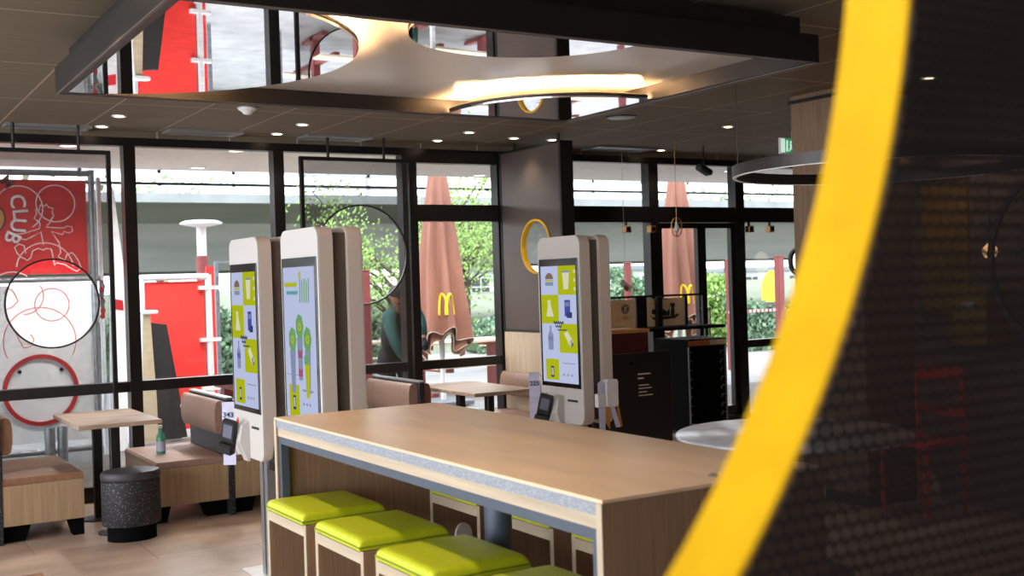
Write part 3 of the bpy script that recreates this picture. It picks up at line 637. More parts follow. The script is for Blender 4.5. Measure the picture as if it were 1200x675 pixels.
# bench at partition
t = empty('wall_bench', (5.43, 8.15, 0)); tag(t, 'brown leather wall bench against the pale wood base of the dark partition', 'bench')
box('seat_base', (-.5, 0, .115), (-.005, .9, .375), 'oak_panel', t); MB().prism([(-.505, .377), (-.005, .377), (-.005, .41), (-.017, .42), (-.49, .42), (-.505, .41)], 0, .9, 'y').build('seat_cushion', 'leather', t)
MB().prism([(-.052+.05*math.cos(k/16*2*PI), .66+.11*math.sin(k/16*2*PI)) for k in range(16)], .02, .88, 'y', 0, True).build('back_cushion', 'leather', t)
for y in (.05, .75): MB().prism([(-.5, .115), (-.5, 0), (-.43, 0), (-.4, .115)], y, y+.1, 'y').build('foot', 'black', t)
[box('foot', (-.1, y, 0), (-.01, y+.1, .115), 'black', t) for y in (.05, .75)]
def cafe_table(u0, u1, v0, v1, label, poles):
    t = empty('cafe_table', (u0, v0, 0)); tag(t, label, 'table', 'low wood topped tables in the booths'); W, L = u1-u0, v1-v0
    p = box('tabletop', (0, 0, .722), (W, L, .75), 'oak_u', t, .003); 
    for y in poles:
        MB().box((W/2-.03, y-.03, .01), (W/2+.03, y+.03, .722), 0, .004).build('leg', 'black_metal', t); MB().lathe([(.12, 0), (.12, .008), (.04, .014)], (W/2, y, 0)).build('foot_plate', 'black_metal', t)
    return t
cafe_table(1.40, 1.93, 7.68, 8.60, 'small wood topped table with black legs between the two left benches', (.22, .78))
cafe_table(4.22, 4.76, 7.53, 8.55, 'small wood topped table behind the counter, below the closed parasol', (.25, .72))
# ottoman
t = empty('ottoman', (1.705, 7.64, 0)); tag(t, 'black speckled oval ottoman stool in front of the left table', 'ottoman')
MB().lathe([(.155, 0), (.155, .10)], n=48, sy=.8).build('plinth', 'black', t)
MB().lathe([(.18, .10), (.185, .11), (.185, .385), (.18, .39)], n=56, sy=.85).build('body', 'terrazzo_black', t)
MB().lathe([(.183, .392), (.188, .40), (.188, .425), (.178, .442), (.15, .448), (.02, .45)], n=56, sy=.85).build('seat_pad', 'ottoman_top', t)
# bottle on bench 2 seat
p = at_z(196, 513, .42); t = empty('water_bottle', (2.10, 8.42, .4205)); tag(t, 'small green bottle with pale label standing on the left booth seat', 'bottle')
MB().lathe([(.03, 0), (.033, .01), (.033, .10), (.028, .13), (.013, .16), (.012, .19)], n=20).build('bottle_body', 'bottle_green', t); MB().lathe([(.0335, .02), (.0335, .09)], n=20).build('bottle_label', 'label_blue', t); MB().lathe([(.015, .185), (.015, .205)], n=16).build('bottle_cap', 'plastic_white', t)
# low bench corner at the lower left edge
p = at_z(49, 671, .42)
t = empty('low_bench', (p.x-.9, p.y-1.0, 0)); tag(t, 'corner of a low dark cushioned bench at the bottom left edge', 'bench')
MB().prism([(.0, .0), (.9, .0), (.9, 1.0), (.0, 1.0)], .375, .42, 'z').build('seat_cushion', 'leather_tan', t); box('seat_base', (.01, .01, .11), (.89, .99, .374), 'oak_panel', t)
for x in (.05, .75):
    for y in (.05, .85): box('foot', (x, y, 0), (x+.1, y+.1, .11), 'black', t)
# round white table
t = empty('round_table', (4.40, 4.42, 0)); tag(t, 'round white table partly hidden behind the counter and the yellow ring', 'table')
MB().lathe([(.60, .72), (.615, .73), (.615, .742), (.605, .75), (.02, .75)], n=72).build('tabletop', 'white_table', t); MB().tube([(0, 0, .02), (0, 0, .72)], .045, 18).lathe([(.3, 0), (.3, .012), (.05, .03)]).build('pedestal', 'black_metal', t)
# white rounded board standing inside a far stool
pa, pb, pc = at_v(533, 620, 4.055), at_v(552, 620, 4.055), at_v(543, 612, 4.055)
t = MB().prism([(pa.x, 0), (pb.x, 0)] + [((pa.x+pb.x)/2+(pb.x-pa.x)/2*math.cos(k/12*PI), pc.z-.05+.05*math.sin(k/12*PI)) for k in range(13)], 4.045, 4.06, 'y').build('white_board', 'plastic_white')
tag(t, 'white round topped board glimpsed under the counter inside a far stool', 'board')
# ring lamp
RL = (4.96, 4.24, 2.126); t = empty('ring_lamp', RL); tag(t, 'black hoop pendant lamp hanging from thin wires beside the yellow ring', 'pendant lamp')
MB().ring((0, 0), .785, .81, 0, .06, 'z', 96).build('hoop', 'black_metal', t); MB().ring((0, 0), .788, .807, -.004, 0, 'z', 96).build('diffuser', 'plastic_white', t)
for k in range(4):
    a = .6+k*PI/2; MB().tube([(.797*math.cos(a), .797*math.sin(a), .06), (.797*math.cos(a), .797*math.sin(a), CZ-RL[2]-.001)], .002, 6).build('wire', 'black_metal', t)
# pendant wire lamp
p = at_v(793, 266, 8.2); t = empty('wire_pendant', tuple(p)); tag(t, 'small wire cage pendant on a thin cord before the second closed parasol', 'pendant lamp')
MB().tube([(0, 0, .09), (0, 0, CZ-p.z)], .003, 6).build('cord', 'copper', t)
for k in range(3):
    a = k*PI/3; c = MB().tube([(.055*math.cos(s)*math.cos(a), .055*math.cos(s)*math.sin(a), .09*math.sin(s)) for s in [i/24*2*PI for i in range(24)]], .003, 6, close=True); c.build('wire_loop', 'copper', t)
MB().lathe([(.004, -.05), (.022, -.035), (.026, -.01), (.012, .03), (.01, .05)], n=16).build('bulb', 'plastic_white', t)
MB().lathe([(.013, .048), (.013, .09)], n=12).build('socket', 'copper', t)
# spotlight under ceiling rail
p = at_v(825, 199, 8.55); t = empty('spotlight', tuple(p)); tag(t, 'small black spotlight hanging under the ceiling before the upper right window', 'spotlight')
MB().box((-.08, -.05, -.03), (.08, .05, .03), 0, .015).xf(Matrix.Rotation(.45, 4, 'Y')).build('head', 'plastic_black', t)
MB().box((.05, -.045, -.025), (.084, .045, .022), 0, .008).xf(Matrix.Rotation(.45, 4, 'Y')).build('lens', 'galv', t)
MB().tube([(0, 0, .02), (0, 0, CZ-p.z)], .008, 8).build('stem', 'black_metal', t)
# exit sign
p = at_v(920, 171, 7.4); t = empty('exit_sign', (p.x, 7.4, p.z)); tag(t, 'green and white emergency exit sign hanging beside the wood column', 'exit sign')
box('housing', (-.055, 0, -.07), (.25, .03, .075), 'plastic_white', t, .004)
m = MB(); m.box((-.0, -.003, -.058), (.245, 0, .065)); m.build('green_field', 'sign_green', t)
m = MB(); m.box((-.05, -.003, -.058), (-.003, 0, .065)); m.build('white_field', 'sign_white', t)
m = MB(); m.prism([(.01, -.05), (.012, .05), (.035, .05), (.03, -.05)], -.005, -.003, 'y'); m.ring((.07, .035), 0.0, .012, -.005, -.003, 'y', 16)
m.prism([(.055, .02), (.085, .015), (.08, -.015), (.10, -.045), (.09, -.05), (.068, -.02), (.05, -.05), (.04, -.045), (.06, -.01)], -.005, -.003, 'y'); m.build('running_figure', 'sign_white', t)
MB().tube([(.1, .015, .075), (.1, .015, CZ-p.z)], .006, 8).build('stem', 'galv', t)
# ================================================================= WASTE STATION
SV = 8.0
t = empty('waste_station', (5.62, SV, 0)); tag(t, 'black waste station with two framed posters on top and small print on its door', 'waste station')
def su(x, y=400, v=SV): return at_v(x, y, v)
d_r = su(784).x-5.62; zt = su(750, 413).z
box('cabinet', (0, .002, 0), (d_r, .62, zt-.12), 'black', t)
box('door_panel', (0.0, -.016, .06), (d_r, .001, zt), 'black_metal', t, .003)
m = MB()
def bar(xp0, xp1, yp, h, mb, y_=-.0175, v=SV, org=(5.62, SV)):
    a = at_v(xp0, yp, v); b = at_v(xp1, yp, v); mb.box((a.x-org[0], y_-.001, a.z-h), (b.x-org[0], y_, a.z+h))
for x0_, x1_, y_, h_ in ((746, 761, 438.5, .006), (746, 753, 443.5, .006), (747, 759, 451.5, .004), (747, 762, 455.2, .004), (747, 757, 459.5, .004), (747, 763.5, 463.5, .004)): bar(x0_, x1_, y_, h_, m)
m.build('small_print', 'label_text', t)
MB().lathe([(.014, 0), (.014, .004)], n=16).xf(Matrix.Translation((su(738, 426).x-5.62, -.0165, su(738, 426).z)) @ Matrix.Rotation(PI/2, 4, 'X')).build('lock', 'black', t)
# recess + counter shelf
VB = .46
sh = at_v(740, 386, SV+.25)
box('counter_shelf', (0, .2, sh.z-.03), (at_v(757, 386, SV+.25).x-5.62, .62, sh.z), 'counter_wood', t); box('dark_shelf', (at_v(757, 386, SV+.25).x-5.62+.001, .2, sh.z-.03), (at_v(829, 386, SV+VB).x-5.62, .62, sh.z-.001), 'black', t)
box('flap_panel', (.0, .30, zt-.118), (d_r, .32, sh.z-.031), 'dark_red', t)
tp = at_v(760, 346, SV+VB).z; rt = at_v(829, 345, SV+VB).x-5.62
m = MB()
for xp in ((715-30, 715-28), (746, 758), (803, 806), (824, 829.5)):
    a, b = at_v(xp[0], 365, SV+VB).x-5.62, at_v(xp[1], 365, SV+VB).x-5.62; m.box((a, VB, sh.z+.0), (b, VB+.03, tp-.02))
m.box((at_v(685, 350, SV+VB).x-5.62, VB, tp-.02), (rt, VB+.03, tp)); m.build('upper_frame', 'black_metal', t)
box('divider_fin', (at_v(770, 365, SV+VB).x-5.62-.035, .40, sh.z), (at_v(770, 365, SV+VB).x-5.62+.02, .445, tp-.015), 'black_metal', t)
for k, (xa, xb) in enumerate(((690, 744.5), (759, 802))):
    a, b = at_v(xa, 365, SV+VB).x-5.62, at_v(xb, 365, SV+VB).x-5.62; z0_, z1_ = sh.z+.002, tp-.035
    q = box('poster', (a, VB+.004, z0_), (b, VB+.014, z1_), 'poster', t); m = MB(); cx = (a+b)/2
    if k == 0:
        c_ = (at_v(733, 364, SV+VB).x-5.62, at_v(733, 362, SV+VB).z); rr = .045
        m.ring(c_, 0, rr, VB+.0015, VB+.003, 'y', 28)
        m2 = MB(); m2.box((c_[0]-.018, VB-.0005, c_[1]-.028), (c_[0]-.012, VB+.001, c_[1]+.028)); m2.prism([(c_[0]-.002, c_[1]-.028), (c_[0]-.005, c_[1]+.01), (c_[0]+.008, c_[1]+.03), (c_[0]+.014, c_[1]+.01), (c_[0]+.006, c_[1]-.028)], VB-.0005, VB+.001, 'y'); m2.ring((c_[0]-.004, c_[1]), .033, .037, VB-.0005, VB+.001, 'y', 24); m2.build('cutlery_symbol', 'poster', q)
        for dz in (.075, .09): m.box((c_[0]-.03, VB+.0015, c_[1]-dz-.003), (c_[0]+.03, VB+.003, c_[1]-dz+.001))
    else:
        def g(x, y): p_ = at_v(x, y, SV+VB); return (p_.x-5.62, p_.z)
        m.prism([g(762, 369), g(766, 372), g(790, 370), g(794, 367), g(796, 369), g(791, 373), g(766, 375)][::-1], VB+.0015, VB+.003, 'y')
        m.prism([g(777, 370), g(777, 362), g(782, 365), g(785, 361), g(785, 370)][::-1], VB+.0015, VB+.003, 'y')
        m.prism([g(786, 370), g(787, 359), g(790, 359), g(791, 370)][::-1], VB+.0015, VB+.003, 'y'); m.prism([g(785, 359), g(786, 355), g(791, 355), g(791, 359)][::-1], VB+.0015, VB+.003, 'y')
        m.box((g(778, 350)[0], VB+.0015, g(778, 350)[1]-.003), (g(785, 350)[0], VB+.003, g(785, 350)[1]+.003)); m.box((g(762, 356)[0], VB+.0015, g(762, 356)[1]-.003), (g(768, 356)[0], VB+.003, g(768, 356)[1]+.003))
        m.prism([g(764, 368), g(764, 363), g(770, 362), g(770, 369)][::-1], VB+.0015, VB+.003, 'y')
    m.build('poster_drawing', 'poster_ink', q)
# tray trolley
RV = 8.4; a = at_v(806, 400, RV); b = at_v(850, 400, RV); zt2 = at_v(826, 397, RV).z
t = empty('tray_trolley', (a.x, RV, 0)); tag(t, 'tall black tray trolley with wire rests standing right of the waste station', 'tray trolley')
Wt = b.x-a.x; Dp = .5
box('left_side', (0, 0, .1), (.02, Dp, zt2-.07), 'black', t); box('right_side', (Wt-.02, 0, .1), (Wt, Dp, zt2-.07), 'black_metal', t)
box('back', (.02, Dp-.02, .1), (Wt-.02, Dp, zt2-.07), 'black', t); box('bottom', (0, 0, .07), (Wt, Dp, .1), 'black_metal', t)
MB().box((-.005, -.005, zt2-.07), (Wt+.005, Dp, zt2)).build('top', 'black', t)
m = MB(); m.box((.0, -.009, zt2-.062), (Wt*.55, -.005, zt2-.012)); m.build('amber_label', 'amber_panel', t); m = MB(); m.box((Wt*.56, -.009, zt2-.062), (Wt, -.005, zt2-.012)); m.build('pale_label', 'board_beige', t)
MB().box((-.002, -.008, .075), (.014, .0, zt2-.07)).box((Wt-.014, -.008, .075), (Wt+.002, .0, zt2-.07)).box((.014, -.008, .075), (Wt-.014, 0, .10)).build('front_edge', 'galv', t)
for k in range(9):
    z = .18+k*.085
    for x in (.02, Wt-.06): MB().tube([(x+.0, .01, z-.03), (x+.01, .01, z), (x+.04, .01, z)], .004, 6).build('tray_rest', 'galv', t)
for x in (.05, Wt-.05):
    for y in (.06, Dp-.06): MB().tube([(x-.012, y, .035), (x+.012, y, .035)], .035, 16).build('caster', 'black', t)
# hanging tag sign seen over the kiosk
p = at_v(735, 336, 8.75); t = empty('hanging_tag', tuple(p)); tag(t, 'small tilted white tag hanging on a string above the left poster', 'tag')
MB().box((-.085, -.006, -.03), (.055, .006, .03), 0, .004).xf(Matrix.Rotation(.62, 4, 'Y')).build('card', 'plastic_white', t)
MB().box((-.03, -.009, -.045), (.02, -.0065, -.0), 0).xf(Matrix.Rotation(.62, 4, 'Y')).build('brown_patch', 'leather_tan', t)
MB().tube([(-.02, 0, .03), (-.02, 0, CZ-p.z)], .002, 6).build('string', 'plastic_white', t)
# small door-head fittings (brown boxes under the transom)
for i, xp in enumerate((734, 763, 878, 902)):
    p = at_v(xp, 268, WV-.09); t = empty('door_sensor', (p.x, WV-.10, p.z)); box('housing', (-.035, -.03, -.04), (.035, .04, .03), 'copper', t, .005); box('lens_window', (-.02, -.034, -.02), (.02, -.031, .01), 'black', t)
    tag(t, ('small brown box under the transom right of the kiosk', 'small brown box on the door post beside the second parasol', 'small brown box under the transom, left one right of the door', 'small brown box under the transom, nearest the wood column')[i], 'sensor box')
    MB().box((-.006, .0, .03), (.006, .03, max(.031, 2.14-p.z))).build('bracket', 'black_metal', t)
# ================================================================= KITCHEN SIDE (behind the dark divider)
KU = 7.3
t = empty('service_counter', (6.55, 1.0, 0)); tag(t, 'dark service counter far behind the perforated divider', 'counter')
box('counter_body', (0, 0, 0), (.6, 4.2, 1.0), 'wall_dark', t); box('countertop', (-.03, -.03, 1.0), (.63, 4.21, 1.04), 'bench_dark', t)
a = at_u(1082, 300, KU-.02); b = at_u(1138, 390, KU-.02)
t = empty('wall_panel', (KU-.03, 0, 0)); tag(t, 'dim mustard panel on the dark wall behind the divider', 'wall panel')
MB().box((0, b.y, 1.25), (.028, a.y, 2.25)).build('board', 'mustard', t); MB().box((-.01, b.y-.02, 1.22), (.028, a.y+.02, 1.25)).box((-.01, b.y-.02, 2.25), (.028, a.y+.02, 2.28)).build('frame_bars', 'black_metal', t)
p = at_u(1062, 450, 6.7); t = empty('drink_dispenser', (6.72, 5.05, 1.04)); tag(t, 'dim yellow and brown tall dispenser on the counter behind the divider', 'dispenser')
MB().prism(rrect(-.13, .13, 0, .40, .05), 0, .25, 'x').build('body', 'mustard', t); MB().box((-.03, -.05, .25), (.0, .05, .32), 0, .01).build('spout', 'kiosk_face', t); MB().box((-.12, -.1, 0), (0, .1, .02)).build('drip_tray', 'black_metal', t)
p = at_u(1077, 445, 6.45); t = empty('red_chair', (6.0, 4.85, 0)); tag(t, 'dim red framed chair behind the perforated divider', 'chair')
m = MB()
for x in (0, .36):
    for y in (0, .36): MB().tube([(x, y, 0), (x, y, .45 if x == 0 else .95)], .016, 8).build('leg', 'red_plastic', t)
box('seat', (-.02, -.02, .45), (.38, .38, .475), 'red_plastic', t); MB().box((.35, -.01, .62), (.37, .37, .68)).box((.35, -.01, .85), (.37, .37, .95)).build('backrest', 'red_plastic', t)
p = at_u(1160, 293, 5.6); t = empty('bulb_pendant', tuple(p)); tag(t, 'glowing round bulb pendant seen through the perforated divider', 'pendant lamp')
MB().lathe([(.004, -.05), (.03, -.04), (.042, -.012), (.035, .015), (.012, .04)], n=20).build('bulb', 'bulb', t); MB().lathe([(.016, .036), (.016, .08)], n=14).build('socket', 'copper', t); MB().tube([(0, 0, .08), (0, 0, CZ-p.z)], .004, 6).build('cord', 'black_metal', t)
l = bpy.data.lights.new('bulb_light', 'POINT'); l.energy = 5; l.color = (1, .7, .4); l.shadow_soft_size = .05; lo = bpy.data.objects.new('bulb_light', l); COL.objects.link(lo); lo.parent = t; lo.location = (0, 0, -.1)
spot(6.9, (a.y+b.y)/2 if False else 5.35, 60, ang=110, name='panel_fill')  # added spot without a fitting, brightens the mustard panel
# second divider with thin hoop behind
p = at_u(1188, 340, 4.6); t = empty('hoop_stand', (4.6, p.y-.30, 0)); tag(t, 'thin dark hoop on a stand behind the perforated divider', 'hoop')
MB().ring((0, 1.62), .40, .425, -.01, .01, 'x', 64).build('hoop', 'black_metal', t); MB().tube([(0, 0, 0), (0, 0, 1.195)], .014, 8).lathe([(.14, 0), (.14, .01), (.03, .02)]).build('stand', 'black_metal', t)
t = empty('globe_wall_lamp', tuple(at_v(938, 306, 8.9))); tag(t, 'lit round lamp in a dark ring between the column and the door', 'lamp')
MB().ring((0, 0), .13, .165, -.02, .02, 'y', 48).build('dark_ring', 'bench_dark', t); MB().lathe([(.01, -.015), (.115, -.012), (.125, 0), (.115, .012), (.01, .015)], n=40).xf(Matrix.Rotation(PI/2, 4, 'X')).build('globe', 'lamp_day', t)
MB().tube([(0, 0, .165), (0, 0, CZ-at_v(938, 306, 8.9).z)], .005, 6).build('cord', 'black_metal', t)
# ================================================================= OUTSIDE
struct(MB().add([(-60, 23, -.02), (120, 23, -.02), (120, 44, .1), (-60, 44, .1), (-60, 62, 1.05), (120, 62, 1.05), (-60, 160, 1.3), (120, 160, 1.3)], [(0, 1, 2, 3), (3, 2, 5, 4), (4, 5, 7, 6)]).build('ground', 'grass'), 'grassy ground rising beyond the terrace')
# overpass
OV = 32.
def oz(x, y, v=OV): return at_v(x, y, v).z
zt_, zb_ = oz(300, 227.5), oz(300, 238); gz1, gz0 = oz(300, 262, OV+2.5), oz(300, 316, OV+2.5)
t = empty('overpass', (0, OV, 0)); tag(t, 'long grey concrete overpass crossing behind the terrace', 'bridge'); X0, X1 = -40, 90
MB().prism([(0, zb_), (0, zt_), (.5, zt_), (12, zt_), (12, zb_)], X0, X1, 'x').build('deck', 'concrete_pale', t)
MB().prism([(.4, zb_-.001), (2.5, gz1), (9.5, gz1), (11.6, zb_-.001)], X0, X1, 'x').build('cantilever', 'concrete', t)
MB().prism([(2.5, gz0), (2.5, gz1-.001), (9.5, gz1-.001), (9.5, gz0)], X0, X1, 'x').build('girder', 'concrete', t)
for x in (-38, -10, 47, 86): box('pier', (x, 3, -.5), (x+1.5, 9, gz0-.001), 'concrete', t)
rt_ = oz(300, 207, OV)
m = MB()
for k in range(60):
    x = X0+2+k*2.1; m.box((x-.05, .1, zt_), (x+.05, .2, rt_+.2))
m.box((X0, .1, rt_+.05), (X1, .2, rt_+.16)); m.box((X0, .1, (rt_+zt_)/2-.05), (X1, .2, (rt_+zt_)/2+.05)); m.box((X0, .1, rt_-.28), (X1, .2, rt_-.2)); m.build('railing', 'rail_white', t)
# ---- mural container
MV = 11.5
def mp(x, y, v=MV): p = at_v(x, y, v); return (p.x, p.z)
t = empty('mural_cage', (0, MV, 0)); tag(t, 'big red and white graphic panel wall in a galvanised frame outside, far left', 'mural panel')
xl = mp(-160, 300)[0]; xr = mp(103, 300)[0]; zR1, zR0 = mp(60, 211)[1], mp(60, 321)[1]
box('red_board', (xl, 0, zR0), (xr, .03, zR1), 'mural_red', t); wr = mp(113, 400)[0]; zw1 = mp(60, 334)[1]; zw0 = mp(60, 518)[1]
wb = box('white_board', (xl, 0, zw0), (wr, .03, zw1), 'mural_white', t)
m = MB()
tz = mp(60, 327.5)[1]; m.tube([(xl, -.02, tz), (wr+.05, -.02, tz)], .028, 14); px = mp(110, 330)[0]; m.tube([(px, -.02, 0), (px, -.02, mp(110, 200)[1])], .03, 14); m.tube([(xl, -.02, mp(60, 203)[1]), (px, -.02, mp(60, 203)[1])], .028, 12); m.tube([(xl, -.02, .12), (px, -.02, .12)], .028, 12); m.build('tube_frame', 'galv', t)
rb = [c for c in kids(t) if c.name.startswith('red_board')][0]
def circ(mb, x, y, rx, a0=0, a1=2*PI, w=.006, v=MV, yy=-.004, n=48):
    c = mp(x, y, v); r = mp(x+rx, y, v)[0]-c[0]; mb.tube(arc(c, r, a0, a1, n, 'y', yy), w, 5, sq=(1, 1)); return c, r
m = MB()
circ(m, 22, 244, 28, -1.0, 2.6); circ(m, 65, 238.5, 22.5); circ(m, 53, 316, 33, .12, PI-.12); circ(m, 15, 345, 28, .9, 2.2)
fig = [(47, 262), (44, 259), (40, 256), (43, 250), (41, 246), (46, 246), (47, 240), (52, 242), (54, 239), (57, 243), (62, 244), (61, 249), (63, 253), (60, 257), (58, 262), (55, 264)]
fig2 = [(54, 266), (66, 267), (75, 267), (79, 265), (84, 266), (85, 271), (80, 273), (75, 271), (73, 275), (60, 271), (66, 280), (69, 284), (71, 296), (68, 301), (76, 305), (78, 299), (84, 296), (88, 300), (92, 306), (95, 314), (90, 318), (84, 315), (76, 310), (66, 308), (64, 311), (62, 300), (60, 292), (55, 291), (50, 293), (45, 291), (38, 294), (36, 302), (32, 305), (26, 302), (20, 297), (17, 290), (22, 286), (28, 288), (30, 297)]
fig3 = [(47, 262), (46, 268), (30, 273), (18, 275), (22, 279), (30, 281), (34, 279), (38, 277), (48, 272), (51, 287)]
for f in (fig, fig2, fig3): m.tube([(mp(*q)[0], -.004, mp(*q)[1]) for q in f], .006, 5)
m.build('line_drawing', 'mural_line', rb)
m = MB()
for ch, x, y, ang, sz in (('C', 20, 236, -95, .19), ('L', 23, 250.5, -95, .19), ('U', 20.5, 264, -105, .19), ('B', 14, 278, -125, .19)):
    c = mp(x, y); mt = face_mtx((c[0], -.006, c[1]), (1, 0, 0)) @ Matrix.Rotation(math.radians(ang+10), 4, 'Z'); add_text(m, ch, sz, mt, depth=.003)
m.build('letters', 'mural_white', rb)
m = MB(); c = mp(8, 214); add_text(m, 'M', .15, face_mtx((c[0], -.006, c[1]), (1, 0, 0)) @ Matrix.Rotation(math.radians(-48), 4, 'Z'), depth=.003); m.build('letter', 'mural_brown', rb)
c = mp(-14, 256); r_ = mp(5, 256)[0]-c[0]; MB().ring(c, 0, r_, -.004, -.001, 'y', 48).build('orange_disc', 'mural_orange', rb); MB().tube(arc(c, r_+.005, 0, 2*PI, 48, 'y', -.004), .006, 5).build('disc_outline', 'poster_ink', rb)
m = MB(); circ(m, 47, 400, 42, -.5, 3.6, .004); circ(m, 61, 357, 20, w=.004); circ(m, 28, 347, 23, -1.6, .6, .004)
m.tube([(mp(*q)[0], -.004, mp(*q)[1]) for q in [(4, 345), (8, 338), (14, 340), (18, 346), (21, 353), (14, 360), (5, 364), (8, 375), (16, 385), (22, 398), (28, 408), (36, 406), (40, 398), (36, 392)]], .004, 5); m.build('pink_drawing', 'mural_pink', wb)
c = mp(48, 457); r_ = mp(92, 457)[0]-c[0]; MB().ring(c, r_*.89, r_, -.03, 0, 'y', 64).build('red_hoop', 'mural_ring', wb)
for q in ((23, 436), (72, 433)): cc = mp(*q); MB().ring(cc, 0, .018, -.012, 0, 'y', 14).build('bolt', 'black', wb)
# galvanised bins below
for i, (x, lb) in enumerate(((58, 'left one of two short galvanised cylinders at the foot of the white mural'), (73, 'right one of two short galvanised cylinders at the foot of the white mural'))):
    q = mp(x, 500, 11.3); tag(MB().lathe([(.042, 0), (.046, .02), (.046, .34), (.042, .36)], n=20).build('metal_cylinder', 'galv', None, (q[0], 11.3, 0)), lb, 'cylinder', 'galvanised cylinders by the mural')
# white slide panels
t = empty('white_upright_panel', (0, 11.75, 0)); tag(t, 'tall white upright panel with a red floral patch right of the mural', 'panel')
a, b = mp(113, 210, 11.75), mp(127, 500, 11.75); box('board', (a[0], 0, 0), (b[0], .05, mp(120, 208, 11.75)[1]), 'mural_white', t)
m = MB(); random.seed(3)
for k in range(26):
    q = (random.uniform(a[0]+.01, b[0]-.01), random.uniform(mp(120, 372, 11.75)[1], mp(120, 330, 11.75)[1])); m.ring(q, 0, random.uniform(.01, .028), -.004-.0005*k/26, 0, 'y', 9, k % 2)
m.build('floral_patch', ['mural_ring', 'galv'], t)
t = empty('white_leaning_panel', (0, 11.9, 0)); tag(t, 'white tapering panel leaning behind the tall upright, beside the mullion', 'panel')
pl = [mp(129, 215, 11.9), mp(133, 222, 11.9), mp(149, 345, 11.9), (mp(149, 500, 11.9)[0], 0), (mp(129, 500, 11.9)[0], 0)]
MB().prism(pl[::-1], 0, .04, 'y').build('board', 'mural_white', t); MB().prism([mp(131, 350, 11.9), mp(144, 352, 11.9), mp(145, 364, 11.9), mp(131, 362, 11.9)][::-1], -.006, 0, 'y').build('red_patch', 'mural_ring', t)
# red fence
FV = 12.8
t = empty('red_fence_panel', (0, FV, 0)); tag(t, 'bright red fence panel in a white tube frame seen through the left window', 'fence')
a = mp(166, 331, FV); b = mp(238, 331, FV); box('red_board', (a[0], 0, .05), (b[0], .02, a[1]), 'red_panel', t)
m = MB(); zt3 = mp(200, 325, FV)[1]; xa, xb = mp(165, 330, FV)[0], mp(243, 330, FV)[0]
m.tube([(xa, -.03, zt3), (xb, -.03, zt3)], .035, 14); m.tube([(xa, -.03, 0), (xa, -.03, zt3)], .03, 14); m.tube([(xb, -.03, 0), (xb, -.03, zt3+.02)], .035, 14)
for y_ in (337, 398, 455):
    z_ = mp(243, y_, FV)[1]; m.box((xb-.11, -.07, z_-.02), (xb+.12, .0, z_+.02))
m.build('tube_frame', 'rail_white', t)
q0, q1 = mp(241.5, 312, FV+.15), mp(250.5, 312, FV+.15); box('red_side_board', (q0[0], .15, .05), (q1[0], .18, q0[1]), 'red_panel', t)
# a second red fence further left behind the mural
t = empty('beige_leaning_board', (0, 12.2, 0)); tag(t, 'beige board leaning before the red fence, next to the mullion', 'board')
MB().prism([mp(168, 368, 12.2), mp(176, 368, 12.2), mp(184, 470, 12.2), (mp(186, 520, 12.2)[0], 0.01), (mp(167, 520, 12.2)[0], .01)][::-1], 0, .04, 'y').build('board', 'board_beige', t)
MB().lathe([(.09, 0), (.10, .01), (.10, .03), (.08, .04)], (mp(174, 366, 12.2)[0], .0, mp(174, 368, 12.2)[1]), n=28, sy=.5).build('round_cap', 'mural_white', t)
t = empty('black_leaning_board', (0, 12.35, 0)); tag(t, 'stack of black boards leaning on the red fence', 'board')
MB().prism([mp(176, 378, 12.35), mp(194, 380, 12.35), mp(206, 450, 12.35), (mp(214, 520, 12.35)[0], 0.01), (mp(186, 520, 12.35)[0], .01)][::-1], 0, .05, 'y').prism([mp(186, 380, 12.35), mp(197, 380, 12.35), mp(210, 450, 12.35), (mp(222, 520, 12.35)[0], 0.01), (mp(206, 520, 12.35)[0], .01)][::-1], .06, .11, 'y').build('boards', 'board_black', t)
# lamp post
p = at_v(235.5, 262, 14.5); t = empty('mushroom_lamp', (p.x, 14.5, 0)); tag(t, 'white mushroom shaped lamp post rising behind the red fence', 'street lamp')
MB().lathe([(.05, p.z-.05), (.26, p.z-.01), (.265, p.z+.01), (.2, p.z+.035), (.02, p.z+.05)], n=40).build('lamp_head', 'white_paint', t)
zk = at_v(236, 300, 14.5).z; MB().tube([(0, 0, zk), (0, 0, p.z-.03)], .06, 20).build('stem', 'white_paint', t); MB().tube([(0, 0, 0), (0, 0, zk)], .075, 20).build('post', 'post_brown', t)
# brown posts
for i, (x, yt, w_, lb) in enumerate(((855, 305, .055, 'red brown post outside, tied with red and white tape, left of the door frame'), (912.5, 301, .06, 'red brown post outside, right of the door, with tape knot'), (735, 309, .045, 'short red brown post outside just right of the right kiosk'), (427.5, 318, .05, 'red brown post outside behind the round hole of the middle screen'))):
    v = 14.3; p = at_v(x, yt, v); t = empty('brown_post', (p.x, v, 0)); tag(t, lb, 'post', 'red brown wooden posts on the terrace'); MB().box((-w_*1.1, -w_, 0), (w_*1.1, w_, p.z), 0, .01).build('post', 'post_brown', t); MB().box((-w_*1.2, -w_*1.1, p.z-.002), (w_*1.2, w_*1.1, p.z+.02), 0, .008).build('cap', 'post_brown', t)
m = MB(); a = at_v(855, 366, 14.2); b = at_v(912, 367, 14.2); N = 24
for k in range(N):
    x0_, x1_ = a.x+(b.x-a.x)*k/N, a.x+(b.x-a.x)*(k+1)/N; m.box((x0_, 0, a.z-.02), (x1_, .003, a.z+.02), k % 2)
tag(m.build('barrier_tape', ['mural_white', 'red_plastic'], None, (0, 14.22, 0)), 'red and white barrier tape stretched between two brown posts outside', 'tape')
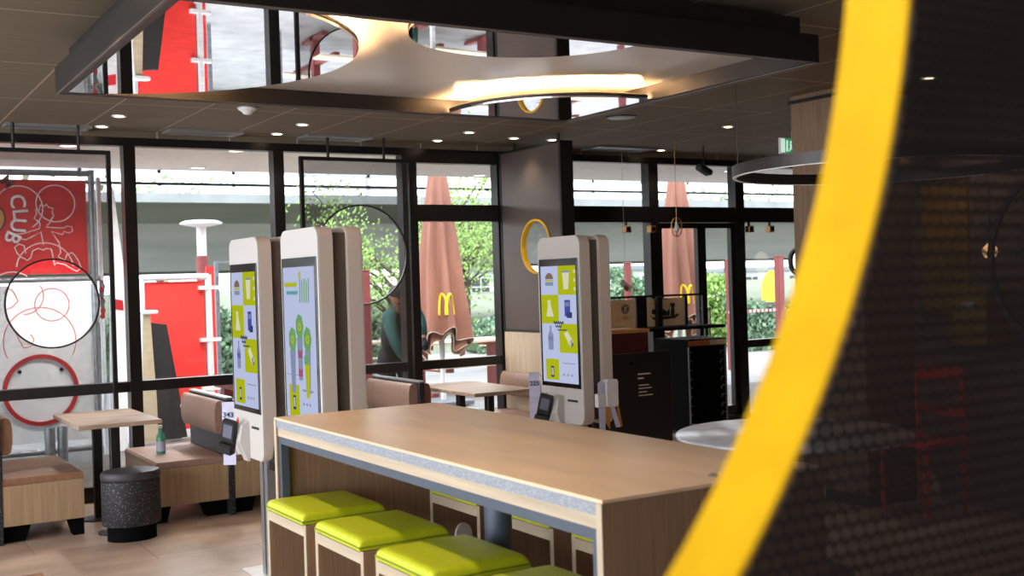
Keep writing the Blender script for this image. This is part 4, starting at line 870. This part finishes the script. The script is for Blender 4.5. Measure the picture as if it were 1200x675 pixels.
# umbrellas
def umbrella(x, label, arms, z_hem=.86, v=13.3, seed=1):
    p = at_v(x, 400, v); t = empty('closed_parasol', (p.x, v, 0)); tag(t, label, 'parasol', 'closed brown parasols on the terrace'); rnd = random.Random(seed)
    MB().tube([(0, 0, .06), (0, 0, 3.4)], .035, 16).build('pole', 'white_paint', t); box('base', (-.3, -.3, 0), (.3, .3, .06), 'galv', t, .01)
    n_ = 72; prof = []
    zs = [z_hem+i/40*(3.35-z_hem) for i in range(41)]; vs = []; fs = []
    for i, z in enumerate(zs):
        q = i/40; base = .20*(1-q)**.6+.10*(1-q)+.04
        for k in range(n_):
            a = k/n_*2*PI; fold = 1+.24*(1-q*.6)*math.cos(8*a+1.2*math.sin(q*3)+.4)+.08*math.cos(3*a+2)
            zz = z+(.05*math.cos(8*a+.4)*(1-q)**8 + .12*math.cos(a*2-2.6)*(1-q)**8)
            r = base*fold; vs.append((r*math.cos(a), r*math.sin(a), zz))
    for i in range(40):
        for k in range(n_): fs.append((i*n_+k, i*n_+(k+1) % n_, (i+1)*n_+(k+1) % n_, (i+1)*n_+k))
    c = MB().add(vs, fs, 0, True).build('canopy', 'umbrella', t)
    MB().tube([vs[k] for k in range(n_)], .006, 6, close=True).build('hem', 'umbrella_hem', c)
    # inner flap layer
    vs2 = [(q_[0]*.8, q_[1]*.8, q_[2]-.10-.05*math.cos(5*math.atan2(q_[1], q_[0]))) for q_ in vs[:n_]]; vs3 = [(q_[0]*.75, q_[1]*.75, q_[2]+.4) for q_ in vs[:n_]]
    MB().add(vs2+vs3, [(k, (k+1) % n_, (k+1) % n_+n_, k+n_) for k in range(n_)], 0, True).build('inner_flap', 'umbrella', t)
    MB().tube(vs2, .006, 6, close=True).build('flap_hem', 'umbrella_hem', t)
    MB().lathe([(.06, 3.33), (.05, 3.4), (.015, 3.44)], n=16).build('finial', 'white_paint', t)
    if arms:
        # golden arches wrapped on the front folds
        d = Vector((-.54, -.84, 0)); s = Vector((.84, -.54, 0)); rr = .42; o = []
        def on(sx, z):
            a = math.atan2(d.y, d.x)+sx/.32; q = (z-z_hem)/(3.35-z_hem); base = .20*(1-q)**.6+.10*(1-q)+.04
            fold = 1+.24*(1-q*.6)*math.cos(8*a+1.2*math.sin(q*3)+.4)+.08*math.cos(3*a+2); r = base*fold+.008; return (r*math.cos(a), r*math.sin(a), z)
        z0_ = at_v(525, 362, v).z
        m = MB()
        for c0, hw in ((.05, .058), (.155, .058)):
            pts = [on(c0+hw*math.cos(s_), z0_-.07+.27*math.sin(s_)**.75) for s_ in [PI*i/20 for i in range(21)]]; m.tube(pts, [.017+.006*abs(math.cos(PI*i/20)) for i in range(21)], 8, sq=(.6, 1))
        m.build('golden_arches', 'arch_yellow', c)
    return t
umbrella(518, 'closed brown parasol with yellow arches, in the middle behind the kiosks', True)
umbrella(797, 'closed brown parasol behind the waste station, right of centre', True, seed=2)
# picnic tables
def picnic(u, v, rz, label, L=1.8):
    t = empty('picnic_table', (u, v, 0), rz); tag(t, label, 'picnic table', 'pale picnic tables on the terrace')
    m = MB(); [m.box((-L/2, -.37+k*.15, .72), (L/2, -.37+k*.15+.14, .75)) for k in range(5)]; m.build('tabletop', 'picnic', t)
    for s in (-1, 1):
        m = MB(); [m.box((-L/2, s*.72+(k-1)*.15, .42), (L/2, s*.72+(k-1)*.15+.14, .45)) for k in range(2)]; m.build('bench', 'picnic', t)
    for x in (-L*.35, L*.35):
        MB().box((x-.04, -.8, .36), (x+.04, .8, .42)).box((x-.04, -.3, .65), (x+.04, .3, .72)).box((x-.05, -.06, .0), (x+.05, .06, .65)).box((x-.05, -.4, 0), (x+.05, .4, .05)).build('leg_frame', 'post_brown', t)
    return t
picnic(3.85, 10.75, .0, 'pale wood picnic table just outside the middle windows', 1.5)
picnic(7.9, 14.6, .1, 'pale picnic table right of the middle parasol'); picnic(6.9, 15.6, 0, 'pale picnic table behind the bending person'); picnic(11.2, 17.3, 0, 'furthest pale picnic table, before the hedge')
# foliage
def foliage_mb(n, fn, s0, s1, seed):
    r = random.Random(seed); m = MB(); vs = []; fs = []
    for _ in range(n):
        c = Vector(fn(r)); s = r.uniform(s0, s1); a = Vector((r.gauss(0, 1), r.gauss(0, 1), r.gauss(0, 1))).normalized(); b = a.orthogonal().normalized(); a2 = a.cross(b)
        i = len(vs); vs += [tuple(c+b*s), tuple(c+a2*s*.55), tuple(c-b*s), tuple(c-a2*s*.55)]; fs.append((i, i+1, i+2, i+3))
    m.add(vs, fs); return m
def tree(u, v, label, h=3.6, rad=1.7, leaf='leaf', n=4500, trunk=1.0, seed=1, s=(.04, .085)):
    t = empty('tree', (u, v, 0)); tag(t, label, 'tree'); r = random.Random(seed); br = MB(); tips = []
    br.tube([(0, 0, 0), (.05, 0, trunk), (0, .05, trunk+.8)], [.09, .07, .05], 10)
    for k in range(22):
        a = r.uniform(0, 2*PI); z0_ = trunk+r.uniform(-.2, .8); e = r.uniform(.3, 1.25); l = r.uniform(.6, 1)*rad
        p0 = Vector((0, .02, z0_)); p1 = p0+Vector((math.cos(a)*l*.5, math.sin(a)*l*.5, l*.5*e)); p2 = p0+Vector((math.cos(a)*l, math.sin(a)*l, l*e*1.2))
        br.tube([p0, p1, p2], [.035, .02, .008], 6); tips += [(p1, .35), (p2, .45), ((p1+p2)/2, .4)]
    br.build('trunk', 'bark', t)
    def fn(q):
        c, sp = q.choice(tips); return (c.x+q.gauss(0, sp*.6), c.y+q.gauss(0, sp*.6), max(trunk*.5, c.z+q.gauss(0, sp*.55)))
    foliage_mb(n, fn, *s, seed).build('foliage', leaf, t); return t
p = at_v(470, 300, 17.5); tree(p.x, 17.5, 'fresh green leafy tree behind the middle screen and parasol', n=6500, rad=1.6, trunk=.9, seed=4, s=(.022, .048))
p = at_v(545, 300, 24.5); tree(p.x, 24.5, 'fresh green tree right of the middle parasol', n=3600, s=(.03, .06), rad=1.3, trunk=1.6, seed=9)
def hedge(x0, x1, y0, y1, zh, label, leaf, n, seed, name='hedge'):
    t = empty(name, (x0, y0, 0)); tag(t, label, 'hedge')
    def fn(q):
        f = q.random(); x = q.uniform(0, x1-x0); h = zh*(.85+.15*math.sin(x*2.3+seed))
        if f < .5: return (x, q.gauss(0, .06), q.uniform(0, h))
        return (x, q.uniform(0, y1-y0), h+q.gauss(0, .06))
    foliage_mb(n, fn, .04, .09, seed).build('foliage', leaf, t)
    MB().box((.05, .08, 0), (x1-x0-.05, y1-y0-.05, zh*.72), 0, .05).build('inner_growth', 'hedge', t); return t
hedge(3.0, 9.5, 20.6, 21.5, 1.35, 'dark blue green hedge along the terrace in the middle', 'leaf_dark', 7000, 2)
hedge(at_v(560, 380, 22).x, at_v(700, 380, 22).x, 22, 22.8, .75, 'low green hedge seen right of the middle parasol', 'leaf_dark', 2500, 5)
hedge(at_v(822, 380, 19).x, at_v(858, 380, 19).x, 19, 19.7, 1.45, 'yellowish bush left of the first taped post', 'leaf', 1800, 6, 'bush')
hedge(at_v(870, 380, 17.6).x, at_v(960, 380, 17.6).x, 17.6, 18.2, .95, 'dense green bush beyond the door at the right', 'leaf_dark', 3500, 8, 'bush')
hedge(at_v(676, 340, 24).x, at_v(775, 340, 24).x, 24, 25, 1.75, 'bluish hedge seen above the waste station posters', 'leaf_dark', 3500, 11)
# trees far beyond the bridge
for i, (x, v, lb) in enumerate(((185, 50, 'far tree behind the bridge railing above the red fence'), (850, 50, 'far tree behind the bridge railing near the door'))):
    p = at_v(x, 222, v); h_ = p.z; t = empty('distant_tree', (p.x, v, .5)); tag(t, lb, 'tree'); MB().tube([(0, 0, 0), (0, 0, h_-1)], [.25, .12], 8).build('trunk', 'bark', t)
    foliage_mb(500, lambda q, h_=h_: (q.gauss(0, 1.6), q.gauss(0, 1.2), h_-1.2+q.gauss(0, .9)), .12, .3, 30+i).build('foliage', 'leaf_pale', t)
# tall fence/shelter of glass at left behind kiosk
t = empty('glass_shelter', (at_v(253, 360, 15.4).x, 15.4, 0)); tag(t, 'glass shelter wall with white dots behind the leftmost kiosk', 'shelter')
box('glass_wall', (.05, .0, .3), (1.0, .02, 1.95), 'glass', t); MB().box((0, -.02, 0), (.05, .04, 1.98)).box((1.0, -.02, 0), (1.05, .04, 1.98)).box((.05, -.02, 1.95), (1.0, .04, 1.98)).build('frame', 'galv', t)
m = MB(); [m.box((.12+k*.17, -.006, 1.52), (.16+k*.17, -.001, 1.6)) for k in range(5)]; m.build('dots', 'white_paint', t)
# houses far behind
def house(x, y0_, y1_, v, w, label, rows=1):
    a = at_v(x, y1_, v); b = at_v(x, y0_, v); t = empty('house', (a.x, v, 0)); tag(t, label, 'house')
    box('walls', (0, 0, 0), (w, 6, b.z), 'house', t); n_ = max(2, int(w/2.2))
    for k in range(n_):
        wx = w*(k+.5)/n_
        q = box('window', (wx-.6, -.05, b.z-1.5), (wx+.6, 0, b.z-.45), 'house_dark', t); MB().box((wx-.03, -.08, b.z-1.5), (wx+.03, -.05, b.z-.45)).box((wx-.6, -.08, b.z-1.0), (wx+.6, -.05, b.z-.94)).build('glazing_bar', 'white_paint', q)
    MB().prism([(-.3, b.z), (w+.3, b.z), (w+.3, b.z+.3), (-.3, b.z+.3)], -.3, 6.3, 'y').build('roof', 'galv', t); return t
house(545, 318, 370, 60, 9, 'pale house seen under the overpass right of the middle parasol'); house(868, 318, 345, 66, 14, 'pale house seen under the overpass behind the taped posts'); house(676, 318, 350, 64, 10, 'pale building under the overpass above the waste station')
# yellow flag banner
p = at_v(905, 340, 20); t = empty('yellow_banner', (p.x, 20, 0)); tag(t, 'yellow rounded feather banner outside between the door and the column', 'banner')
hw = .33; zt4 = at_v(905, 317, 20).z; pl = [(-hw, .9), (-hw, 1.3), (-hw*.7, zt4-.12), (-hw*.2, zt4), (hw*.5, zt4), (hw, zt4-.1), (hw, .9)]
MB().prism(pl, 0, .012, 'y').build('cloth', 'arch_yellow', t); MB().tube([(hw, .02, 0), (hw, .02, zt4)], .02, 8).build('pole', 'white_paint', t); MB().lathe([(.2, 0), (.2, .05)], (hw, 0, 0), n=20).build('foot', 'galv', t)
# soffit lights outside
for i, (x, y, lb) in enumerate(((232, 196, 'round lamp in the outdoor soffit above the red fence'), (277, 176, 'round lamp in the outdoor soffit close to the left kiosk'), (80, 170, 'round lamp in the outdoor soffit above the mural'), (400, 178, 'round lamp in the outdoor soffit above the middle screen'), (562, 205, 'round lamp in the outdoor soffit right of the middle parasol'), (855, 200, 'round lamp in the outdoor soffit near the door'))):
    p = at_z(x, y, CZ); t = empty('soffit_lamp', (p.x, p.y, CZ)); tag(t, lb, 'ceiling light', 'lamps in the outdoor soffit'); MB().lathe([(.07, 0), (.07, -.006)], n=24).build('lens', 'lamp_day', t); MB().ring((0, 0), .07, .085, -.01, 0, 'z', 24).build('trim_ring', 'plastic_white', t); spot(0, 0, 170, ang=150, col=(1, .96, .9), blend=.8, parent=t)
# ================================================================= PERSON
def person():
    V = 10.35
    t = empty('person', (at_v(466, 400, V).x, V, 0)); o = t.location
    tag(t, 'person in black vest and teal sleeves bending forward outside behind the glass', 'person')
    def skin(name, verts, edges, rad, m, sub=2):
        me = bpy.data.meshes.new(name); me.from_pydata(verts, edges, []); ob = bpy.data.objects.new(name, me); COL.objects.link(ob)
        md = ob.modifiers.new('s', 'SKIN'); me.skin_vertices[0].data[0].use_root = True
        for i, r in enumerate(rad):
            me.skin_vertices[0].data[i].radius = r if isinstance(r, tuple) else (r, r)
        sb = ob.modifiers.new('b', 'SUBSURF'); sb.levels = sub; sb.render_levels = sub
        dg = bpy.context.evaluated_depsgraph_get(); dg.update(); nm = bpy.data.meshes.new_from_object(ob.evaluated_get(dg)); nm.materials.clear(); nm.materials.append(MATS[m])
        for pl_ in nm.polygons: pl_.use_smooth = True
        bpy.data.objects.remove(ob); r_ = bpy.data.objects.new(name, nm); COL.objects.link(r_); r_.parent = t; return r_
    def L(x, y, dv=0): p = at_v(x, y, V+dv); return (p.x-o.x, dv, p.z)
    def mid(a, b, f=.5): return tuple(a[i]+(b[i]-a[i])*f for i in range(3))
    hip = (L(462, 412, .28)); neck = L(470, 361, -.10); sl = L(455, 371, -.05); sr = L(486, 362, -.05)
    el, er = L(462, 400, -.16), L(494, 381, -.14); hl, hr = L(476, 425, -.22), L(497, 398, -.24)
    head = L(466, 348, -.24)
    waist = mid(hip, neck, .35); chest = mid(hip, neck, .75)
    kl, kr = (hip[0]-.12, hip[1]-.06, .48), (hip[0]+.14, hip[1]-.08, .48); fl, fr = (hip[0]-.14, hip[1]+.04, .07), (hip[0]+.17, hip[1]+.02, .07)
    tl, trr = (fl[0], fl[1]-.18, .035), (fr[0], fr[1]-.18, .035); pl_, pr_ = (hip[0]-.09, hip[1], hip[2]-.06), (hip[0]+.09, hip[1], hip[2]-.06)
    V_ = [hip, waist, chest, neck, head, sl, el, hl, sr, er, hr, pl_, kl, fl, tl, pr_, kr, fr, trr]
    E_ = [(0, 1), (1, 2), (2, 3), (3, 4), (2, 5), (5, 6), (6, 7), (2, 8), (8, 9), (9, 10), (0, 11), (11, 12), (12, 13), (13, 14), (0, 15), (15, 16), (16, 17), (17, 18)]
    R_ = [.08, .08, .08, .05, .055, .04, .04, .028, .04, .04, .028, .06, .05, .045, .035, .09, .06, .045, .035]
    body = skin('body', V_, E_, R_, 'skin', 2)
    skin('vest', [hip, waist, chest, mid(chest, neck, .75)], [(0, 1), (1, 2), (2, 3)], [.165, .175, .19, .13], 'vest')
    for s_, e_, h_ in ((sl, el, hl), (sr, er, hr)):
        skin('sleeve', [mid(chest, s_, .3), mid(chest, s_, .75), s_, mid(s_, e_, .5), e_, mid(e_, h_, .85)], [(k, k+1) for k in range(5)], [.085, .10, .095, .075, .06, .042], 'teal')
        # hand: palm, four fingers and thumb
        dn = Vector(h_)-Vector(e_); dn.normalize(); sd = Vector((1, 0, 0)); c = Vector(h_); P_ = [c-dn*.02, c+dn*.05]; vv = [tuple(P_[0]), tuple(P_[1])]; ee = [(0, 1)]; rd = [.026, .03]
        for k in range(4):
            b0_ = c+dn*.075+sd*(k-1.5)*.019; l_ = (.055, .065, .06, .045)[k]; i = len(vv); vv += [tuple(b0_), tuple(b0_+dn*l_*.6+Vector((0, .008, 0))), tuple(b0_+dn*l_+Vector((0, .03, 0)))]; ee += [(1, i), (i, i+1), (i+1, i+2)]; rd += [.010, .009, .008]
        i = len(vv); vv += [tuple(c+dn*.03+sd*.038), tuple(c+dn*.06+sd*.055)]; ee += [(1, i), (i, i+1)]; rd += [.011, .009]
        skin('glove', vv, ee, rd, 'glove', 1)
    for p_, k_, f_ in ((pl_, kl, fl), (pr_, kr, fr)): skin('trouser_leg', [mid(hip, waist, .4), hip, p_, k_, mid(k_, f_, .85)], [(0, 1), (1, 2), (2, 3), (3, 4)], [.12, .14, .12, .085, .062], 'trousers')
    for f_, q_ in ((fl, tl), (fr, trr)): skin('shoe', [f_, (q_[0], q_[1], .04)], [(0, 1)], [.055, .045], 'black', 1)
    # head: ellipsoid with face
    H = Vector(head)+Vector((0, -.01, .02)); rot = Matrix.Rotation(.55, 4, 'X')
    m = MB(); prof = []
    for i in range(15):
        a = -PI/2+PI*i/14; prof.append((max(.002, math.cos(a)*.078), math.sin(a)*.115))
    def fnh(r, z, a):
        f = 1-.22*max(0, -z/.115)**2; return (r*math.cos(a)*f, r*math.sin(a)*1.18*f, z)
    m.lathe(prof, n=24, fn=fnh)
    m.tube([(0, -.088, .015), (0, -.112, -.018), (0, -.092, -.025)], [.008, .013, .01], 8)
    for s_ in (-1, 1): m.lathe([(.004, -.03), (.014, -.01), (.016, .01), (.006, .03)], (s_*.08, 0, 0), n=10)
    m.xf(Matrix.Translation(H) @ rot).build('head', 'skin', t)
    m = MB()
    for s_ in (-1, 1): m.lathe([(.002, -.008), (.010, -.003), (.010, .003), (.002, .008)], (s_*.03, -.084, .012), n=10)
    m.box((-.022, -.09, -.052), (.022, -.078, -.046)); m.xf(Matrix.Translation(H) @ rot).build('eyes_and_mouth', 'hair', t)
    m = MB(); prof = [(.086, -.0), (.09, .03), (.082, .07), (.055, .105), (.005, .125)]; m.lathe(prof, n=24, fn=lambda r, z, a: (r*math.cos(a), r*math.sin(a)*1.18+.012, z-.03*math.sin(a)-.01)); m.xf(Matrix.Translation(H) @ rot).build('hair', 'hair', t)
person()
# ================================================================= LIGHT
wd = bpy.data.worlds.new('world'); SC.world = wd; wd.use_nodes = True; nt = wd.node_tree; bg = nt.nodes['Background']
tc = nt.nodes.new('ShaderNodeTexCoord'); sp = nt.nodes.new('ShaderNodeSeparateXYZ'); nt.links.new(tc.outputs['Generated'], sp.inputs[0])
rp = nt.nodes.new('ShaderNodeValToRGB'); rp.color_ramp.elements[0].position = 0; rp.color_ramp.elements[0].color = (.95, .97, 1, 1); rp.color_ramp.elements[1].position = .8; rp.color_ramp.elements[1].color = (.72, .82, 1, 1)
nt.links.new(sp.outputs[2], rp.inputs[0]); nt.links.new(rp.outputs[0], bg.inputs[0]); bg.inputs[1].default_value = 4.6
sn = bpy.data.lights.new('sun', 'SUN'); sn.energy = 2.2; sn.angle = math.radians(12); sn.color = (1, .96, .9); so = bpy.data.objects.new('sun', sn); COL.objects.link(so)
so.rotation_euler = Vector((.35, .45, -1)).to_track_quat('-Z', 'Y').to_euler()
# daylight entering through the glazed west and north fronts
def day(name, loc, size, rot, e, col=(.86, .93, 1)):
    l = bpy.data.lights.new(name, 'AREA'); l.shape = 'RECTANGLE'; l.size, l.size_y = size; l.energy = e; l.color = col; o = bpy.data.objects.new(name, l); COL.objects.link(o); o.location = loc; o.rotation_euler = rot; return o
day('west_daylight', (-3.75, 3.0, 1.5), (2.3, 11), (0, -PI/2, 0), 380)
vs_ = SC.view_settings; vs_.view_transform = 'Standard'; vs_.look = 'None'; vs_.exposure = 0; vs_.gamma = 1; vs_.use_curve_mapping = False
